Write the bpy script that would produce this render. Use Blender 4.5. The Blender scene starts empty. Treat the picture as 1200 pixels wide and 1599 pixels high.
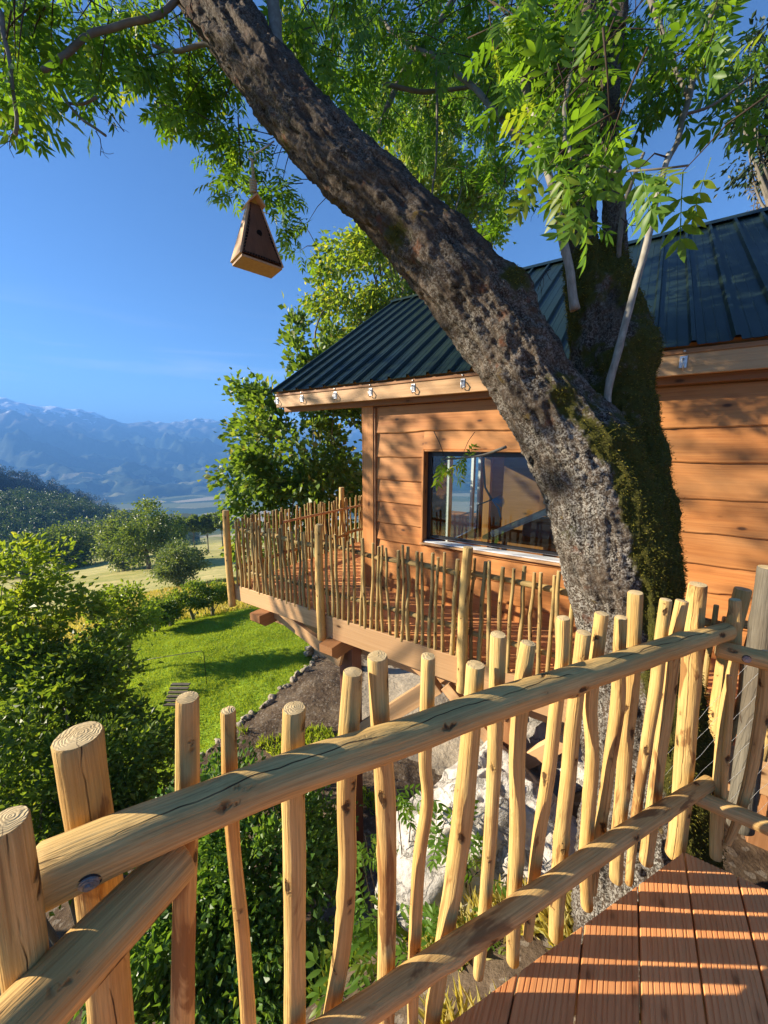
import bpy, math, random
import numpy as np
from mathutils import Matrix, Vector
R = math.radians
random.seed(7)
rng = np.random.default_rng(11)
scene = bpy.context.scene
COL = scene.collection

# ------------------------------------------------------------------ camera
F = 590.0; PITCH = R(9.9); CH = 1.5
SP, CP = math.sin(PITCH), math.cos(PITCH)
cam = bpy.data.cameras.new('camera')
cam.sensor_fit = 'VERTICAL'; cam.sensor_height = 36.0; cam.sensor_width = 36.0
cam.lens = 36.0 * F / 1599.0
cam.clip_start = 0.02; cam.clip_end = 60000
cam_o = bpy.data.objects.new('camera', cam); COL.objects.link(cam_o)
cam_o.location = (0, 0, CH); cam_o.rotation_euler = (R(90) - PITCH, 0, 0)
scene.camera = cam_o

# ------------------------------------------------------------------ sun, sky, exposure
SUN_EL = R(21.5)
SUN_DIR = Vector((-1.0, 0.03, 0)).normalized() * math.cos(SUN_EL) + Vector((0, 0, math.sin(SUN_EL)))  # towards the sun
sun = bpy.data.lights.new('sun', 'SUN'); sun.energy = 5.0; sun.angle = R(0.5); sun.color = (1.0, 0.88, 0.69)
sun_o = bpy.data.objects.new('sun', sun); COL.objects.link(sun_o)
sun_o.rotation_euler = SUN_DIR.to_track_quat('Z', 'Y').to_euler()
world = bpy.data.worlds.new('World'); scene.world = world; world.use_nodes = True
wn = world.node_tree; wn.nodes.clear()
sky = wn.nodes.new('ShaderNodeTexSky'); sky.sky_type = 'NISHITA'; sky.sun_disc = False
sky.sun_elevation = SUN_EL; sky.sun_rotation = math.atan2(SUN_DIR.x, SUN_DIR.y)
sky.altitude = 1000; sky.air_density = 1.0; sky.dust_density = 0.0; sky.ozone_density = 7.5
bg = wn.nodes.new('ShaderNodeBackground'); bg.inputs['Strength'].default_value = 0.062
wo = wn.nodes.new('ShaderNodeOutputWorld')
# thin cirrus streaks, part of the sky
tc = wn.nodes.new('ShaderNodeTexCoord'); mp = wn.nodes.new('ShaderNodeMapping')
mp.inputs['Rotation'].default_value = (0.0, 0.30, 0.35); mp.inputs['Scale'].default_value = (1.3, 2.0, 22.0)
nz = wn.nodes.new('ShaderNodeTexNoise'); nz.inputs['Scale'].default_value = 1.6; nz.inputs['Detail'].default_value = 6; nz.inputs['Distortion'].default_value = 0.6
cr = wn.nodes.new('ShaderNodeValToRGB'); cr.color_ramp.elements[0].position = 0.52; cr.color_ramp.elements[0].color = (0, 0, 0, 1)
cr.color_ramp.elements[1].position = 0.95; cr.color_ramp.elements[1].color = (0.6, 0.6, 0.6, 1)
mixc = wn.nodes.new('ShaderNodeMix'); mixc.data_type = 'RGBA'; mixc.inputs[7].default_value = (4.6, 5.2, 6.0, 1)
wn.links.new(tc.outputs['Generated'], mp.inputs[0]); wn.links.new(mp.outputs[0], nz.inputs[0]); wn.links.new(nz.outputs[0], cr.inputs[0])
sz = wn.nodes.new('ShaderNodeSeparateXYZ'); lo = wn.nodes.new('ShaderNodeMapRange'); lo.inputs[1].default_value = .30; lo.inputs[2].default_value = .16; lo.inputs[3].default_value = 0; lo.inputs[4].default_value = 1
ml = wn.nodes.new('ShaderNodeMath'); ml.operation = 'MULTIPLY'
wn.links.new(tc.outputs['Generated'], sz.inputs[0]); wn.links.new(sz.outputs[2], lo.inputs[0]); wn.links.new(lo.outputs[0], ml.inputs[0]); wn.links.new(cr.outputs[0], ml.inputs[1]); wn.links.new(ml.outputs[0], mixc.inputs[0]); wn.links.new(sky.outputs[0], mixc.inputs[6])
wn.links.new(mixc.outputs[2], bg.inputs[0]); wn.links.new(bg.outputs[0], wo.inputs[0])
vs = scene.view_settings; vs.view_transform = 'Standard'; vs.look = 'None'; vs.gamma = 1.0; vs.use_curve_mapping = False; vs.exposure = 1.66
scene.render.engine = 'CYCLES'
cy = scene.cycles; cy.use_denoising = True; cy.max_bounces = 8; cy.transparent_max_bounces = 16; cy.diffuse_bounces = 3
cy.glossy_bounces = 3; cy.transmission_bounces = 6; cy.volume_bounces = 0; cy.caustics_reflective = False; cy.caustics_refractive = False
cy.sample_clamp_indirect = 6.0

# ------------------------------------------------------------------ measuring helpers
def ray(px, py):
    x = (px - 600) / F; v = (799.5 - py) / F
    return np.array((x, CP + v * SP, -SP + v * CP))
def at_t(px, py, t): return np.array((0, 0, CH)) + ray(px, py) * t
def at_z(px, py, z):
    d = ray(px, py); return np.array((0, 0, CH)) + d * ((z - CH) / d[2])
def at_plane(px, py, nx, ny, off):
    d = ray(px, py); t = off / (nx * d[0] + ny * d[1]); return np.array((0, 0, CH)) + d * t, t
UX = R(56.6); U = np.array((-math.sin(UX), math.cos(UX), 0)); NN = np.array((U[1], -U[0], 0)); ZZ = np.array((0, 0, 1.0))
def hp(s, n, z): return U * s + NN * n + ZZ * z          # cabin frame: s along the wall (to the left), n into the cabin
HM = Matrix(((U[0], NN[0], 0, 0), (U[1], NN[1], 0, 0), (0, 0, 1, 0), (0, 0, 0, 1)))
HM = Matrix(((-U[0], NN[0], 0, 0), (-U[1], NN[1], 0, 0), (0, 0, 1, 0), (0, 0, 0, 1)))   # right handed: local x = -s

# ------------------------------------------------------------------ numpy value noise
def _hash(ix, iy, iz):
    h = (ix.astype(np.int64) * 374761393 + iy.astype(np.int64) * 668265263 + iz.astype(np.int64) * 2147483647) & 0xffffffff
    h = ((h ^ (h >> 13)) * 1274126177) & 0xffffffff
    h = (h ^ (h >> 16)) & 0xffffff
    return h / float(0xffffff)
def vnoise(P):
    P = np.asarray(P, float); i = np.floor(P); f = P - i; f = f * f * (3 - 2 * f)
    r = 0
    for dx in (0, 1):
        for dy in (0, 1):
            for dz in (0, 1):
                w = (f[:, 0] if dx else 1 - f[:, 0]) * (f[:, 1] if dy else 1 - f[:, 1]) * (f[:, 2] if dz else 1 - f[:, 2])
                r = r + w * _hash(i[:, 0] + dx, i[:, 1] + dy, i[:, 2] + dz)
    return r * 2 - 1
def fbm(P, o=4, lac=2.03, g=0.5):
    P = np.asarray(P, float); a = 1; r = 0
    for k in range(o):
        r = r + a * vnoise(P + 17.3 * k); P = P * lac; a *= g
    return r
def sstep(a, b, x):
    t = np.clip((x - a) / (b - a), 0, 1); return t * t * (3 - 2 * t)

# ------------------------------------------------------------------ object helpers
_W = {}
def thing(name, label, cat, loc=(0, 0, 0), group=None):
    o = bpy.data.objects.new(name, None); COL.objects.link(o); o.location = loc; o.empty_display_size = 0.1
    _W[o] = Matrix.Translation(Vector(loc)); tag(o, label, cat, group); return o
def tag(o, label=None, cat=None, group=None, kind=None):
    for k, v in (('label', label), ('category', cat), ('group', group), ('kind', kind)):
        if v: o[k] = v
    return o
def put(name, me, parent=None, M=None, kind=None, label=None):
    o = bpy.data.objects.new(name, me); COL.objects.link(o); M = M.copy() if M is not None else Matrix.Identity(4)
    _W[o] = M
    if parent is not None:
        o.parent = parent; o.matrix_parent_inverse = _W[parent].inverted()
    o.matrix_basis = M
    if kind: o['kind'] = kind
    if label: o['label'] = label
    return o
def copy_tree(o, parent=None, M=None):
    c = o.copy(); COL.objects.link(c); c.parent = parent
    if M is not None: c.matrix_basis = M
    for ch in list(o.children): copy_tree(ch, c)
    return c
def mesh(name, V, faces, mats, smooth=True, attrs=None):
    """faces: list of (array k columns, material index, smooth or None)"""
    V = np.asarray(V, np.float32); me = bpy.data.meshes.new(name)
    me.vertices.add(len(V)); me.vertices.foreach_set('co', V.ravel())
    fs = []
    for f in faces:
        a = np.asarray(f[0], np.int32)
        if len(a) == 0: continue
        fs.append((a, f[1], smooth if len(f) < 3 else f[2]))
    nl = sum(a.size for a, _, _ in fs); nf = sum(len(a) for a, _, _ in fs)
    me.loops.add(nl); me.polygons.add(nf)
    li = np.concatenate([a.ravel() for a, _, _ in fs])
    tot = np.concatenate([np.full(len(a), a.shape[1], np.int32) for a, _, _ in fs])
    st = np.concatenate(([0], np.cumsum(tot)[:-1])).astype(np.int32)
    me.loops.foreach_set('vertex_index', li); me.polygons.foreach_set('loop_start', st); me.polygons.foreach_set('loop_total', tot)
    me.polygons.foreach_set('material_index', np.concatenate([np.full(len(a), m, np.int32) for a, m, _ in fs]))
    me.polygons.foreach_set('use_smooth', np.concatenate([np.full(len(a), bool(s)) for a, _, s in fs]))
    for m in mats: me.materials.append(m)
    if attrs:
        for k, v in attrs.items():
            v = np.asarray(v, np.float32)
            if v.ndim == 1:
                at = me.attributes.new(k, 'FLOAT', 'POINT'); at.data.foreach_set('value', v)
            else:
                at = me.attributes.new(k, 'FLOAT_VECTOR', 'POINT'); at.data.foreach_set('vector', v.ravel())
    me.update(calc_edges=True); me.validate(clean_customdata=False)
    return me

class Geo:
    """collects small boxes, strips and tubes into ONE mesh"""
    def __init__(s): s.V = []; s.F = {}; s.n = 0; s.G = []
    def add(s, V, F, mi=0, sm=False, G=None):
        V = np.asarray(V, float); s.V.append(V); s.G.append(V if G is None else np.asarray(G, float))
        for f in F: s.F.setdefault((len(f), mi, sm), []).append([i + s.n for i in f])
        s.n += len(V); return s
    def box(s, x0, x1, y0, y1, z0, z1, mi=0, M=None, b=0.003):
        b = min(b, (x1 - x0) * .3, (y1 - y0) * .3, (z1 - z0) * .3)
        V = []; 
        for sx, X in ((1, x0), (-1, x1)):
            for sy, Y in ((1, y0), (-1, y1)):
                for sz, Z in ((1, z0), (-1, z1)):
                    V += [(X, Y + sy * b, Z + sz * b), (X + sx * b, Y, Z + sz * b), (X + sx * b, Y + sy * b, Z)]
        def ix(a, bb, c, k): return (a * 4 + bb * 2 + c) * 3 + k
        Fs = [[ix(0, 0, 0, 0), ix(0, 0, 1, 0), ix(0, 1, 1, 0), ix(0, 1, 0, 0)], [ix(1, 0, 0, 0), ix(1, 1, 0, 0), ix(1, 1, 1, 0), ix(1, 0, 1, 0)],
              [ix(0, 0, 0, 1), ix(1, 0, 0, 1), ix(1, 0, 1, 1), ix(0, 0, 1, 1)], [ix(0, 1, 0, 1), ix(0, 1, 1, 1), ix(1, 1, 1, 1), ix(1, 1, 0, 1)],
              [ix(0, 0, 0, 2), ix(0, 1, 0, 2), ix(1, 1, 0, 2), ix(1, 0, 0, 2)], [ix(0, 0, 1, 2), ix(1, 0, 1, 2), ix(1, 1, 1, 2), ix(0, 1, 1, 2)]]
        for p in (0, 1):
            for q in (0, 1):
                Fs.append([ix(0, p, q, 1), ix(0, p, q, 2), ix(1, p, q, 2), ix(1, p, q, 1)][::(1 if p == q else -1)])
                Fs.append([ix(p, 0, q, 0), ix(p, 1, q, 0), ix(p, 1, q, 2), ix(p, 0, q, 2)][::(1 if p != q else -1)])
                Fs.append([ix(p, q, 0, 0), ix(p, q, 0, 1), ix(p, q, 1, 1), ix(p, q, 1, 0)][::(1 if p == q else -1)])
                for c in (0, 1): Fs.append([ix(p, q, c, 0), ix(p, q, c, 1), ix(p, q, c, 2)][::(1 if (p + q + c) % 2 else -1)])
        V = np.array(V); G = V - V.mean(0)
        ax = int(np.argmax(V.max(0) - V.min(0))); o = [i for i in range(3) if i != ax]; G = G[:, o + [ax]] + V.mean(0) * .37
        if M is not None: V = np.array([tuple(M @ Vector(v)) for v in V])
        return s.add(V, Fs, mi, False, G)
    def tube(s, pts, r, seg=8, mi=0, sm=True):
        V, Fq, Fc, G = tube_geo(pts, r, seg)
        return s.add(V, [tuple(f) for f in Fq] + [tuple(f) for f in Fc], mi, sm, G)
    def mesh(s, name, mats):
        V = np.concatenate(s.V); return mesh(name, V, [(np.array(f), k[1], k[2]) for k, f in s.F.items()], mats, attrs={'gr': np.concatenate(s.G)})

def smooth_path(pts, vals, step):
    """Catmull-Rom through pts, resampled about every step; vals (n,k) interpolated alongside"""
    P = np.asarray(pts, float); Q = np.asarray(vals, float)
    if Q.ndim == 1: Q = Q[:, None]
    A = np.concatenate((P, Q), 1); A = np.concatenate((2 * A[:1] - A[1:2], A, 2 * A[-1:] - A[-2:-1]))
    out = []
    for i in range(1, len(A) - 2):
        n = max(1, int(np.linalg.norm(A[i + 1][:3] - A[i][:3]) / step))
        for k in range(n):
            t = k / n; a, b, c, d = A[i - 1], A[i], A[i + 1], A[i + 2]
            out.append(.5 * ((2 * b) + (c - a) * t + (2 * a - 5 * b + 4 * c - d) * t * t + (3 * b - a - 3 * c + d) * t ** 3))
    out.append(A[-2]); out = np.array(out); return out[:, :3], out[:, 3:]
def frames(P):
    T = np.gradient(P, axis=0); T /= np.linalg.norm(T, axis=1)[:, None] + 1e-9
    ref = np.array((0, 0, 1.0)) if abs(T[0][2]) < .8 else np.array((0.3, 1.0, 0))
    A = np.cross(T[0], ref); A /= np.linalg.norm(A); As = [A]
    for i in range(1, len(P)):
        A = As[-1] - T[i] * np.dot(As[-1], T[i]); A /= np.linalg.norm(A); As.append(A)
    As = np.array(As); return T, As, np.cross(T, As)
def tube_geo(pts, r, seg=8):
    P = np.asarray(pts, float); r = np.broadcast_to(np.asarray(r, float).ravel(), (len(P),)) if np.ndim(r) else np.full(len(P), r)
    T, A, B = frames(P); a = np.arange(seg) * 2 * math.pi / seg
    ring = np.cos(a)[None, :, None] * A[:, None] + np.sin(a)[None, :, None] * B[:, None]
    V = (P[:, None] + ring * r[:, None, None]).reshape(-1, 3)
    L = np.concatenate(([0], np.cumsum(np.linalg.norm(np.diff(P, axis=0), axis=1))))
    G = np.stack((np.cos(a)[None] * r[:, None], np.sin(a)[None] * r[:, None], np.repeat(L[:, None], seg, 1)), -1).reshape(-1, 3)
    n = len(P); i = np.arange(n - 1)[:, None] * seg; j = np.arange(seg)[None]; k = (j + 1) % seg
    Fq = np.stack((i + j, i + k, i + seg + k, i + seg + j), -1).reshape(-1, 4)
    return V, Fq, [list(range(seg))[::-1], list(range((n - 1) * seg, n * seg))], G

# ------------------------------------------------------------------ materials
class NT:
    def __init__(s, name):
        s.m = bpy.data.materials.new(name); s.m.use_nodes = True; s.t = s.m.node_tree; s.t.nodes.clear()
        s.out = s.t.nodes.new('ShaderNodeOutputMaterial')
    def n(s, typ, ins=None, **kw):
        nd = s.t.nodes.new('ShaderNode' + typ)
        for k, v in kw.items(): setattr(nd, k, v)
        for k, v in (ins or {}).items():
            i = nd.inputs[k]
            if hasattr(v, 'is_output') or isinstance(v, bpy.types.NodeSocket): s.t.links.new(v, i)
            else: i.default_value = v
        return nd
    def attr(s, name): return s.n('Attribute', attribute_name=name)
    def map(s, vec, scale=(1, 1, 1), loc=(0, 0, 0), rot=(0, 0, 0)):
        return s.n('Mapping', {0: vec, 'Scale': scale, 'Location': loc, 'Rotation': rot}).outputs[0]
    def noise(s, vec, scale, detail=4, rough=.55, dist=0):
        return s.n('TexNoise', {'Vector': vec, 'Scale': scale, 'Detail': detail, 'Roughness': rough, 'Distortion': dist}).outputs[0]
    def ramp(s, fac, *stops, interp='LINEAR'):
        nd = s.n('ValToRGB', {0: fac}); cr = nd.color_ramp; cr.interpolation = interp
        while len(cr.elements) < len(stops): cr.elements.new(.5)
        for e, (p, c) in zip(cr.elements, stops):
            e.position = p; e.color = (c, c, c, 1) if not hasattr(c, '__len__') else (*c, 1)
        return nd.outputs[0]
    def mix(s, fac, a, b, mode='MIX'):
        nd = s.n('Mix', data_type='RGBA', blend_type=mode)
        for i, v in ((0, fac), (6, a), (7, b)):
            if isinstance(v, bpy.types.NodeSocket): s.t.links.new(v, nd.inputs[i])
            elif i == 0: nd.inputs[0].default_value = v
            else: nd.inputs[i].default_value = (*v, 1) if len(v) == 3 else v
        return nd.outputs[2]
    def math(s, op, a, b=0.0, c=None, clamp=False):
        ins = {0: a, 1: b}
        if c is not None: ins[2] = c
        return s.n('Math', ins, operation=op, use_clamp=clamp).outputs[0]
    def sep(s, v): return s.n('SeparateXYZ', {0: v}).outputs
    def add(s, a, b): return s.n('VectorMath', {0: a, 1: b}, operation='ADD').outputs[0]
    def rnd(s): return s.n('ObjectInfo').outputs['Random']
    def bump(s, h, strength=.3, dist=.01, prev=None):
        ins = {'Strength': strength, 'Distance': dist, 'Height': h}
        if prev is not None: ins['Normal'] = prev
        return s.n('Bump', ins).outputs[0]
    def pbr(s, col, rough=.6, nrm=None, spec=.4, metal=0.0, **kw):
        ins = {'Base Color': col if isinstance(col, bpy.types.NodeSocket) else (*col, 1), 'Roughness': rough, 'Specular IOR Level': spec, 'Metallic': metal}
        if nrm is not None: ins['Normal'] = nrm
        ins.update(kw)
        return s.n('BsdfPrincipled', ins).outputs[0]
    def done(s, sh, vol=None):
        if sh is not None: s.t.links.new(sh, s.out.inputs[0])
        if vol is not None: s.t.links.new(vol, s.out.inputs[1])
        return s.m

def pole_material(name, light, dark, bark, barkpos=.62, streak=.0):
    s = NT(name); g = s.attr('gr').outputs['Vector']; r = s.rnd()
    off = s.n('CombineXYZ', {0: s.math('MULTIPLY', r, 31.0), 1: s.math('MULTIPLY', r, 17.0), 2: s.math('MULTIPLY', r, 53.0)}).outputs[0]
    v = s.add(g, off)
    grain = s.noise(s.map(v, (1, 1, .05)), 90, 5, .6)
    broad = s.noise(s.map(v, (1, 1, .3)), 11, 3, .5, .4)
    col = s.mix(s.ramp(grain, (.3, 0), (.75, 1)), light, dark)
    col = s.mix(s.ramp(broad, (.35, 0), (.7, .55)), col, tuple(a * .72 for a in light))
    fib = s.noise(s.map(v, (1, 1, .018)), 230, 3, .7); col = s.mix(1.0, col, s.ramp(fib, (.3, .66), (.62, 1.06)), 'MULTIPLY')
    blot = s.noise(s.map(v, (1, 1, .5)), 5, 4, .6); col = s.mix(s.ramp(blot, (.5, 0), (.72, .6)), col, tuple(a * k for a, k in zip(dark, (.82, .68, .55))))
    hue = s.ramp(r, (0, (1.06, .98, .86)), (.35, (.98, 1.0, .96)), (.7, (.88, .84, .76)), (1, (1.05, 1.03, 1.0))); col = s.mix(1.0, col, hue, 'MULTIPLY')
    patch = s.noise(s.map(v, (1, 1, .22)), 13, 5, .62, .8)
    pm = s.ramp(s.math('ADD', patch, s.math('MULTIPLY', s.math('SUBTRACT', r, .5), .12)), (barkpos, 0), (barkpos + .05, .85))
    col = s.mix(pm, col, bark)
    st = s.noise(s.map(v, (1, 1, .035)), 60, 2, .5)
    col = s.mix(s.ramp(st, (.66, 0), (.74, .6)), col, tuple(b * .8 for b in bark))
    kd = s.noise(v, 40, 3); vo = s.n('TexVoronoi', {'Vector': s.add(s.map(v, (1, 1, .45)), s.n('CombineXYZ', {0: s.math('MULTIPLY', kd, .03), 1: s.math('MULTIPLY', kd, .02), 2: s.math('MULTIPLY', kd, .03)}).outputs[0]), 'Scale': 17.0}).outputs[0]
    kn = s.ramp(vo, (.09, .95), (.17, 0)); halo = s.ramp(vo, (.1, .75), (.40, 0))
    col = s.mix(halo, col, tuple(d * .75 for d in dark)); col = s.mix(kn, col, (.06, .03, .013))
    gx, gy, gz = s.sep(g)
    ang = s.math('ARCTAN2', gy, gx); wob = s.noise(s.n('CombineXYZ', {2: s.math('MULTIPLY', gz, 4.0), 0: s.math('MULTIPLY', r, 40.0)}).outputs[0], 1.0, 3)
    da = s.math('ABSOLUTE', s.math('SUBTRACT', s.math('ADD', ang, s.math('MULTIPLY', wob, 1.4)), s.math('MULTIPLY', s.math('SUBTRACT', r, .35), 6.0)))
    ck = s.math('MULTIPLY', s.ramp(da, (.012, 1), (.035, 0)), s.ramp(wob, (.42, 0), (.5, 1)))
    col = s.mix(ck, col, (.07, .04, .018))
    h = s.math('ADD', grain, s.math('MULTIPLY', broad, 2.0)); h = s.math('SUBTRACT', h, s.math('MULTIPLY', ck, 2.5)); h = s.math('SUBTRACT', h, s.math('MULTIPLY', kn, 1.5))
    return s.done(s.pbr(col, s.ramp(patch, (.3, .66), (.7, .84)), s.bump(s.math('ADD', h, s.math('MULTIPLY', fib, .8)), .7, .005), .2))
def end_material(name, light, dark):
    s = NT(name); g = s.attr('gr').outputs['Vector']; gx, gy, gz = s.sep(g); r = s.rnd()
    n1 = s.noise(s.add(g, s.n('CombineXYZ', {2: s.math('MULTIPLY', r, 90.0)}).outputs[0]), 30, 3)
    gx2 = s.math('ADD', gx, s.math('MULTIPLY', s.math('SUBTRACT', r, .5), .02)); gy2 = s.math('ADD', gy, .006); rad = s.math('SQRT', s.math('ADD', s.math('MULTIPLY', gx2, gx2), s.math('MULTIPLY', gy2, gy2)))
    rg = s.math('SINE', s.math('MULTIPLY', s.math('ADD', rad, s.math('MULTIPLY', n1, .03)), 1500.0))
    col = s.mix(s.ramp(rg, (.2, 0), (1.0, .2)), light, dark)
    col = s.mix(s.ramp(n1, (.4, 0), (.7, .5)), col, tuple(d * .7 for d in dark))
    ang = s.math('ARCTAN2', gy, gx); ca = s.math('ABSOLUTE', s.math('SINE', s.math('ADD', s.math('MULTIPLY', ang, 1.5), s.math('ADD', s.math('MULTIPLY', r, 9.0), s.math('MULTIPLY', n1, 1.0)))))
    cm = s.math('MULTIPLY', s.ramp(ca, (.02, 1), (.06, 0)), s.ramp(rad, (.006, 0), (.012, .8)))
    col = s.mix(cm, col, (.08, .045, .02))
    return s.done(s.pbr(col, .75, s.bump(rg, .25, .002), .25))
def board_material(name, a, b, c, scale=1.0, rough=.55, knots=True, kdark=.95):
    s = NT(name); g = s.attr('gr').outputs['Vector']; r = s.rnd()
    v = s.add(g, s.n('CombineXYZ', {0: s.math('MULTIPLY', r, 13.0), 1: s.math('MULTIPLY', r, 29.0), 2: s.math('MULTIPLY', r, 71.0)}).outputs[0])
    warp = s.noise(s.map(v, (1, 1, .25)), 4 * scale, 3)
    gr = s.noise(s.map(s.add(v, s.n('CombineXYZ', {0: s.math('MULTIPLY', warp, .06), 1: s.math('MULTIPLY', warp, .06)}).outputs[0]), (1, 1, .02)), 70 * scale, 4, .6)
    br = s.noise(s.map(v, (1, 1, .3)), 5 * scale, 4)
    col = s.mix(s.ramp(gr, (.32, 0), (.72, 1)), a, b)
    col = s.mix(s.ramp(br, (.4, 0), (.75, .7)), col, c)
    tone = s.ramp(r, (0, .78), (1, 1.15)); col = s.mix(1.0, col, tone, 'MULTIPLY')
    h = gr
    if knots:
        vo = s.n('TexVoronoi', {'Vector': s.map(v, (1, 1, .45)), 'Scale': 7.5 * scale}).outputs[0]
        kn = s.ramp(vo, (.05, 1), (.11, 0)); ha = s.ramp(vo, (.08, .5), (.24, 0))
        kn = s.math('MULTIPLY', kn, kdark); col = s.mix(ha, col, tuple(x * .6 for x in b)); col = s.mix(kn, col, (.07, .03, .012))
    return s.done(s.pbr(col, rough, s.bump(h, .35, .003), .3))

M = {}
M['pole'] = pole_material('peeled_wood', (.72, .50, .205), (.56, .34, .115), (.24, .11, .036), .605)
M['rail'] = pole_material('rail_wood', (.68, .47, .195), (.53, .325, .115), (.20, .105, .04), .625)
M['grey_shaded_pole'] = pole_material('greyed_shaded_wood', (.20, .175, .14), (.13, .11, .085), (.07, .055, .04), .58)  # weathered grey, darkened further to carry the right-edge post's shade
M['stick'] = pole_material('stick_wood', (.56, .41, .18), (.38, .25, .095), (.16, .10, .045), .60)
M['end'] = end_material('end_grain', (.64, .48, .25), (.46, .30, .12))
M['deck'] = board_material('deck_larch', (.80, .36, .135), (.65, .25, .085), (.76, .39, .16), 1.9, kdark=.5)
M['clap'] = board_material('clapboard_larch', (.58, .24, .07), (.40, .145, .04), (.61, .30, .11), .8)
M['beam'] = board_material('beam_larch', (.62, .38, .19), (.47, .26, .115), (.55, .33, .17), .8)
M['brown_beam'] = board_material('stained_beam', (.42, .20, .085), (.30, .13, .05), (.36, .18, .08), .8)
M['red_beam'] = board_material('stained_post', (.21, .085, .055), (.15, .058, .038), (.2, .09, .06), .8)

def simple(name, col, rough=.5, metal=0.0, spec=.5, noise=0.0, nscale=8, bump=0.0):
    s = NT(name); tcn = s.n('TexCoord').outputs['Object']; c = col; nr = None
    if noise:
        n1 = s.noise(tcn, nscale, 5); c = s.mix(s.ramp(n1, (.3, 0), (.7, 1)), tuple(x * (1 - noise) for x in col), tuple(min(1, x * (1 + noise)) for x in col))
        if bump: nr = s.bump(n1, bump, .01)
    return s.done(s.pbr(c, rough, nr, spec, metal))
M['zinc'] = simple('zinc_metal', (.62, .62, .62), .48, 1.0, .5, .15, 60)
M['steel'] = simple('steel', (.30, .29, .27), .5, .5, .5, .35, 200)
M['dark_metal'] = simple('dark_metal', (.06, .06, .06), .4, .8, .5, .2, 60)
M['black'] = simple('black_frame', (.02, .02, .022), .4, 0, .5, .2, 30)
M['white_frame'] = simple('white_frame', (.82, .84, .85), .35, 0, .5, .06, 30)
M['rope'] = simple('hemp_rope', (.42, .33, .2), .9, 0, .2, .3, 300, .4)
M['blue'] = simple('blue_plastic', (.03, .25, .75), .4, 0, .5, .1, 60)
M['grey_paint'] = simple('grey_plastic', (.18, .18, .2), .5, 0, .4, .2, 30)

s = NT('roof_metal'); tcn = s.n('TexCoord').outputs['Object']
n1 = s.noise(s.map(tcn, (1, .25, .25)), 3.0, 4); n2 = s.noise(tcn, 60, 3)
M['roof'] = s.done(s.pbr(s.mix(s.ramp(n1, (.35, 0), (.7, 1)), (.007, .016, .013), (.013, .024, .020)), s.ramp(n1, (.3, .32), (.7, .48)), s.bump(s.math('ADD', n1, s.math('MULTIPLY', n2, .05)), .15, .02), .26))

s = NT('window_glass')
fr = s.n('Fresnel', {'IOR': 1.5}).outputs[0]; fr = s.math('MULTIPLY', fr, 1.8, clamp=True)
M['glass'] = s.done(s.n('MixShader', {0: fr, 1: s.n('BsdfTransparent', {0: (.82, .88, .86, 1)}).outputs[0], 2: s.n('BsdfGlossy', {'Roughness': .02}).outputs[0]}).outputs[0])

s = NT('tree_bark'); P_ = s.n('TexCoord').outputs['Object']; g = s.attr('gr').outputs['Vector']; moss = s.attr('moss').outputs['Fac']
ridge = s.noise(s.map(g, (1, 1, .2)), 30, 6, .68, .4)
fine = s.noise(P_, 130, 4, .7)
col = s.mix(s.ramp(ridge, (.34, 0), (.62, 1)), (.016, .012, .009), (.105, .075, .052))
vo = s.n('TexVoronoi', {'Vector': s.add(P_, s.n('CombineXYZ', {0: s.math('MULTIPLY', fine, .015), 1: s.math('MULTIPLY', fine, .015)}).outputs[0]), 'Scale': 140.0}).outputs['Color']
sp = s.sep(vo)[0]; lz = s.noise(P_, 5.0, 5, .6); lz2 = s.noise(s.map(g, (1, 1, .55)), 85, 5, .75)
zl = s.ramp(s.math('MULTIPLY', s.sep(P_)[2], .25), (.20, 1), (.66, .28)); lich = s.math('MULTIPLY', s.math('MULTIPLY', zl, s.ramp(lz, (.36, .15), (.58, 1))), s.ramp(s.math('ADD', s.math('MULTIPLY', sp, .30), lz2), (.60, 0), (.76, 1)))
col = s.mix(lich, col, s.mix(s.noise(P_, 20, 2), (.28, .255, .215), (.47, .44, .385)))
red = s.ramp(s.noise(P_, 7.5, 4, .6), (.62, 0), (.70, .75)); col = s.mix(red, col, (.14, .055, .028))
yl = s.ramp(s.noise(s.add(P_, (5.0, 2.0, 1.0)), 8.5, 5, .6), (.66, 0), (.72, .7)); col = s.mix(yl, col, (.17, .11, .02))
mcol = s.mix(s.noise(P_, 30, 5, .7), (.024, .026, .007), (.12, .11, .020))
mm = s.ramp(s.math('ADD', moss, s.math('MULTIPLY', s.math('SUBTRACT', s.noise(P_, 22, 5, .7), .5), .9)), (.42, 0), (.60, 1))
col = s.mix(mm, col, mcol)
h = s.math('ADD', s.math('MULTIPLY', ridge, 1.6), s.math('ADD', s.math('MULTIPLY', lz2, 1.0), s.math('MULTIPLY', fine, .5)))
M['bark'] = s.done(s.pbr(col, .9, s.bump(h, .9, .016), .15))
s = NT('moss_tufts'); r_ = s.attr('rnd').outputs['Fac']
mc = s.mix(r_, (.030, .034, .008), (.14, .135, .024)); mc = s.mix(s.ramp(r_, (.84, 0), (.98, 1)), mc, (.28, .22, .04))
M['moss'] = s.done(s.n('AddShader', {0: s.n('BsdfDiffuse', {0: mc}).outputs[0], 1: s.n('BsdfTranslucent', {0: s.mix(.75, mc, (0, 0, 0))}).outputs[0]}).outputs[0])
s = NT('smooth_bark'); P_ = s.n('TexCoord').outputs['Object']; g = s.attr('gr').outputs['Vector']
n1 = s.noise(s.map(g, (1, 1, .5)), 30, 5, .6); n2 = s.noise(P_, 9, 4)
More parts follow.
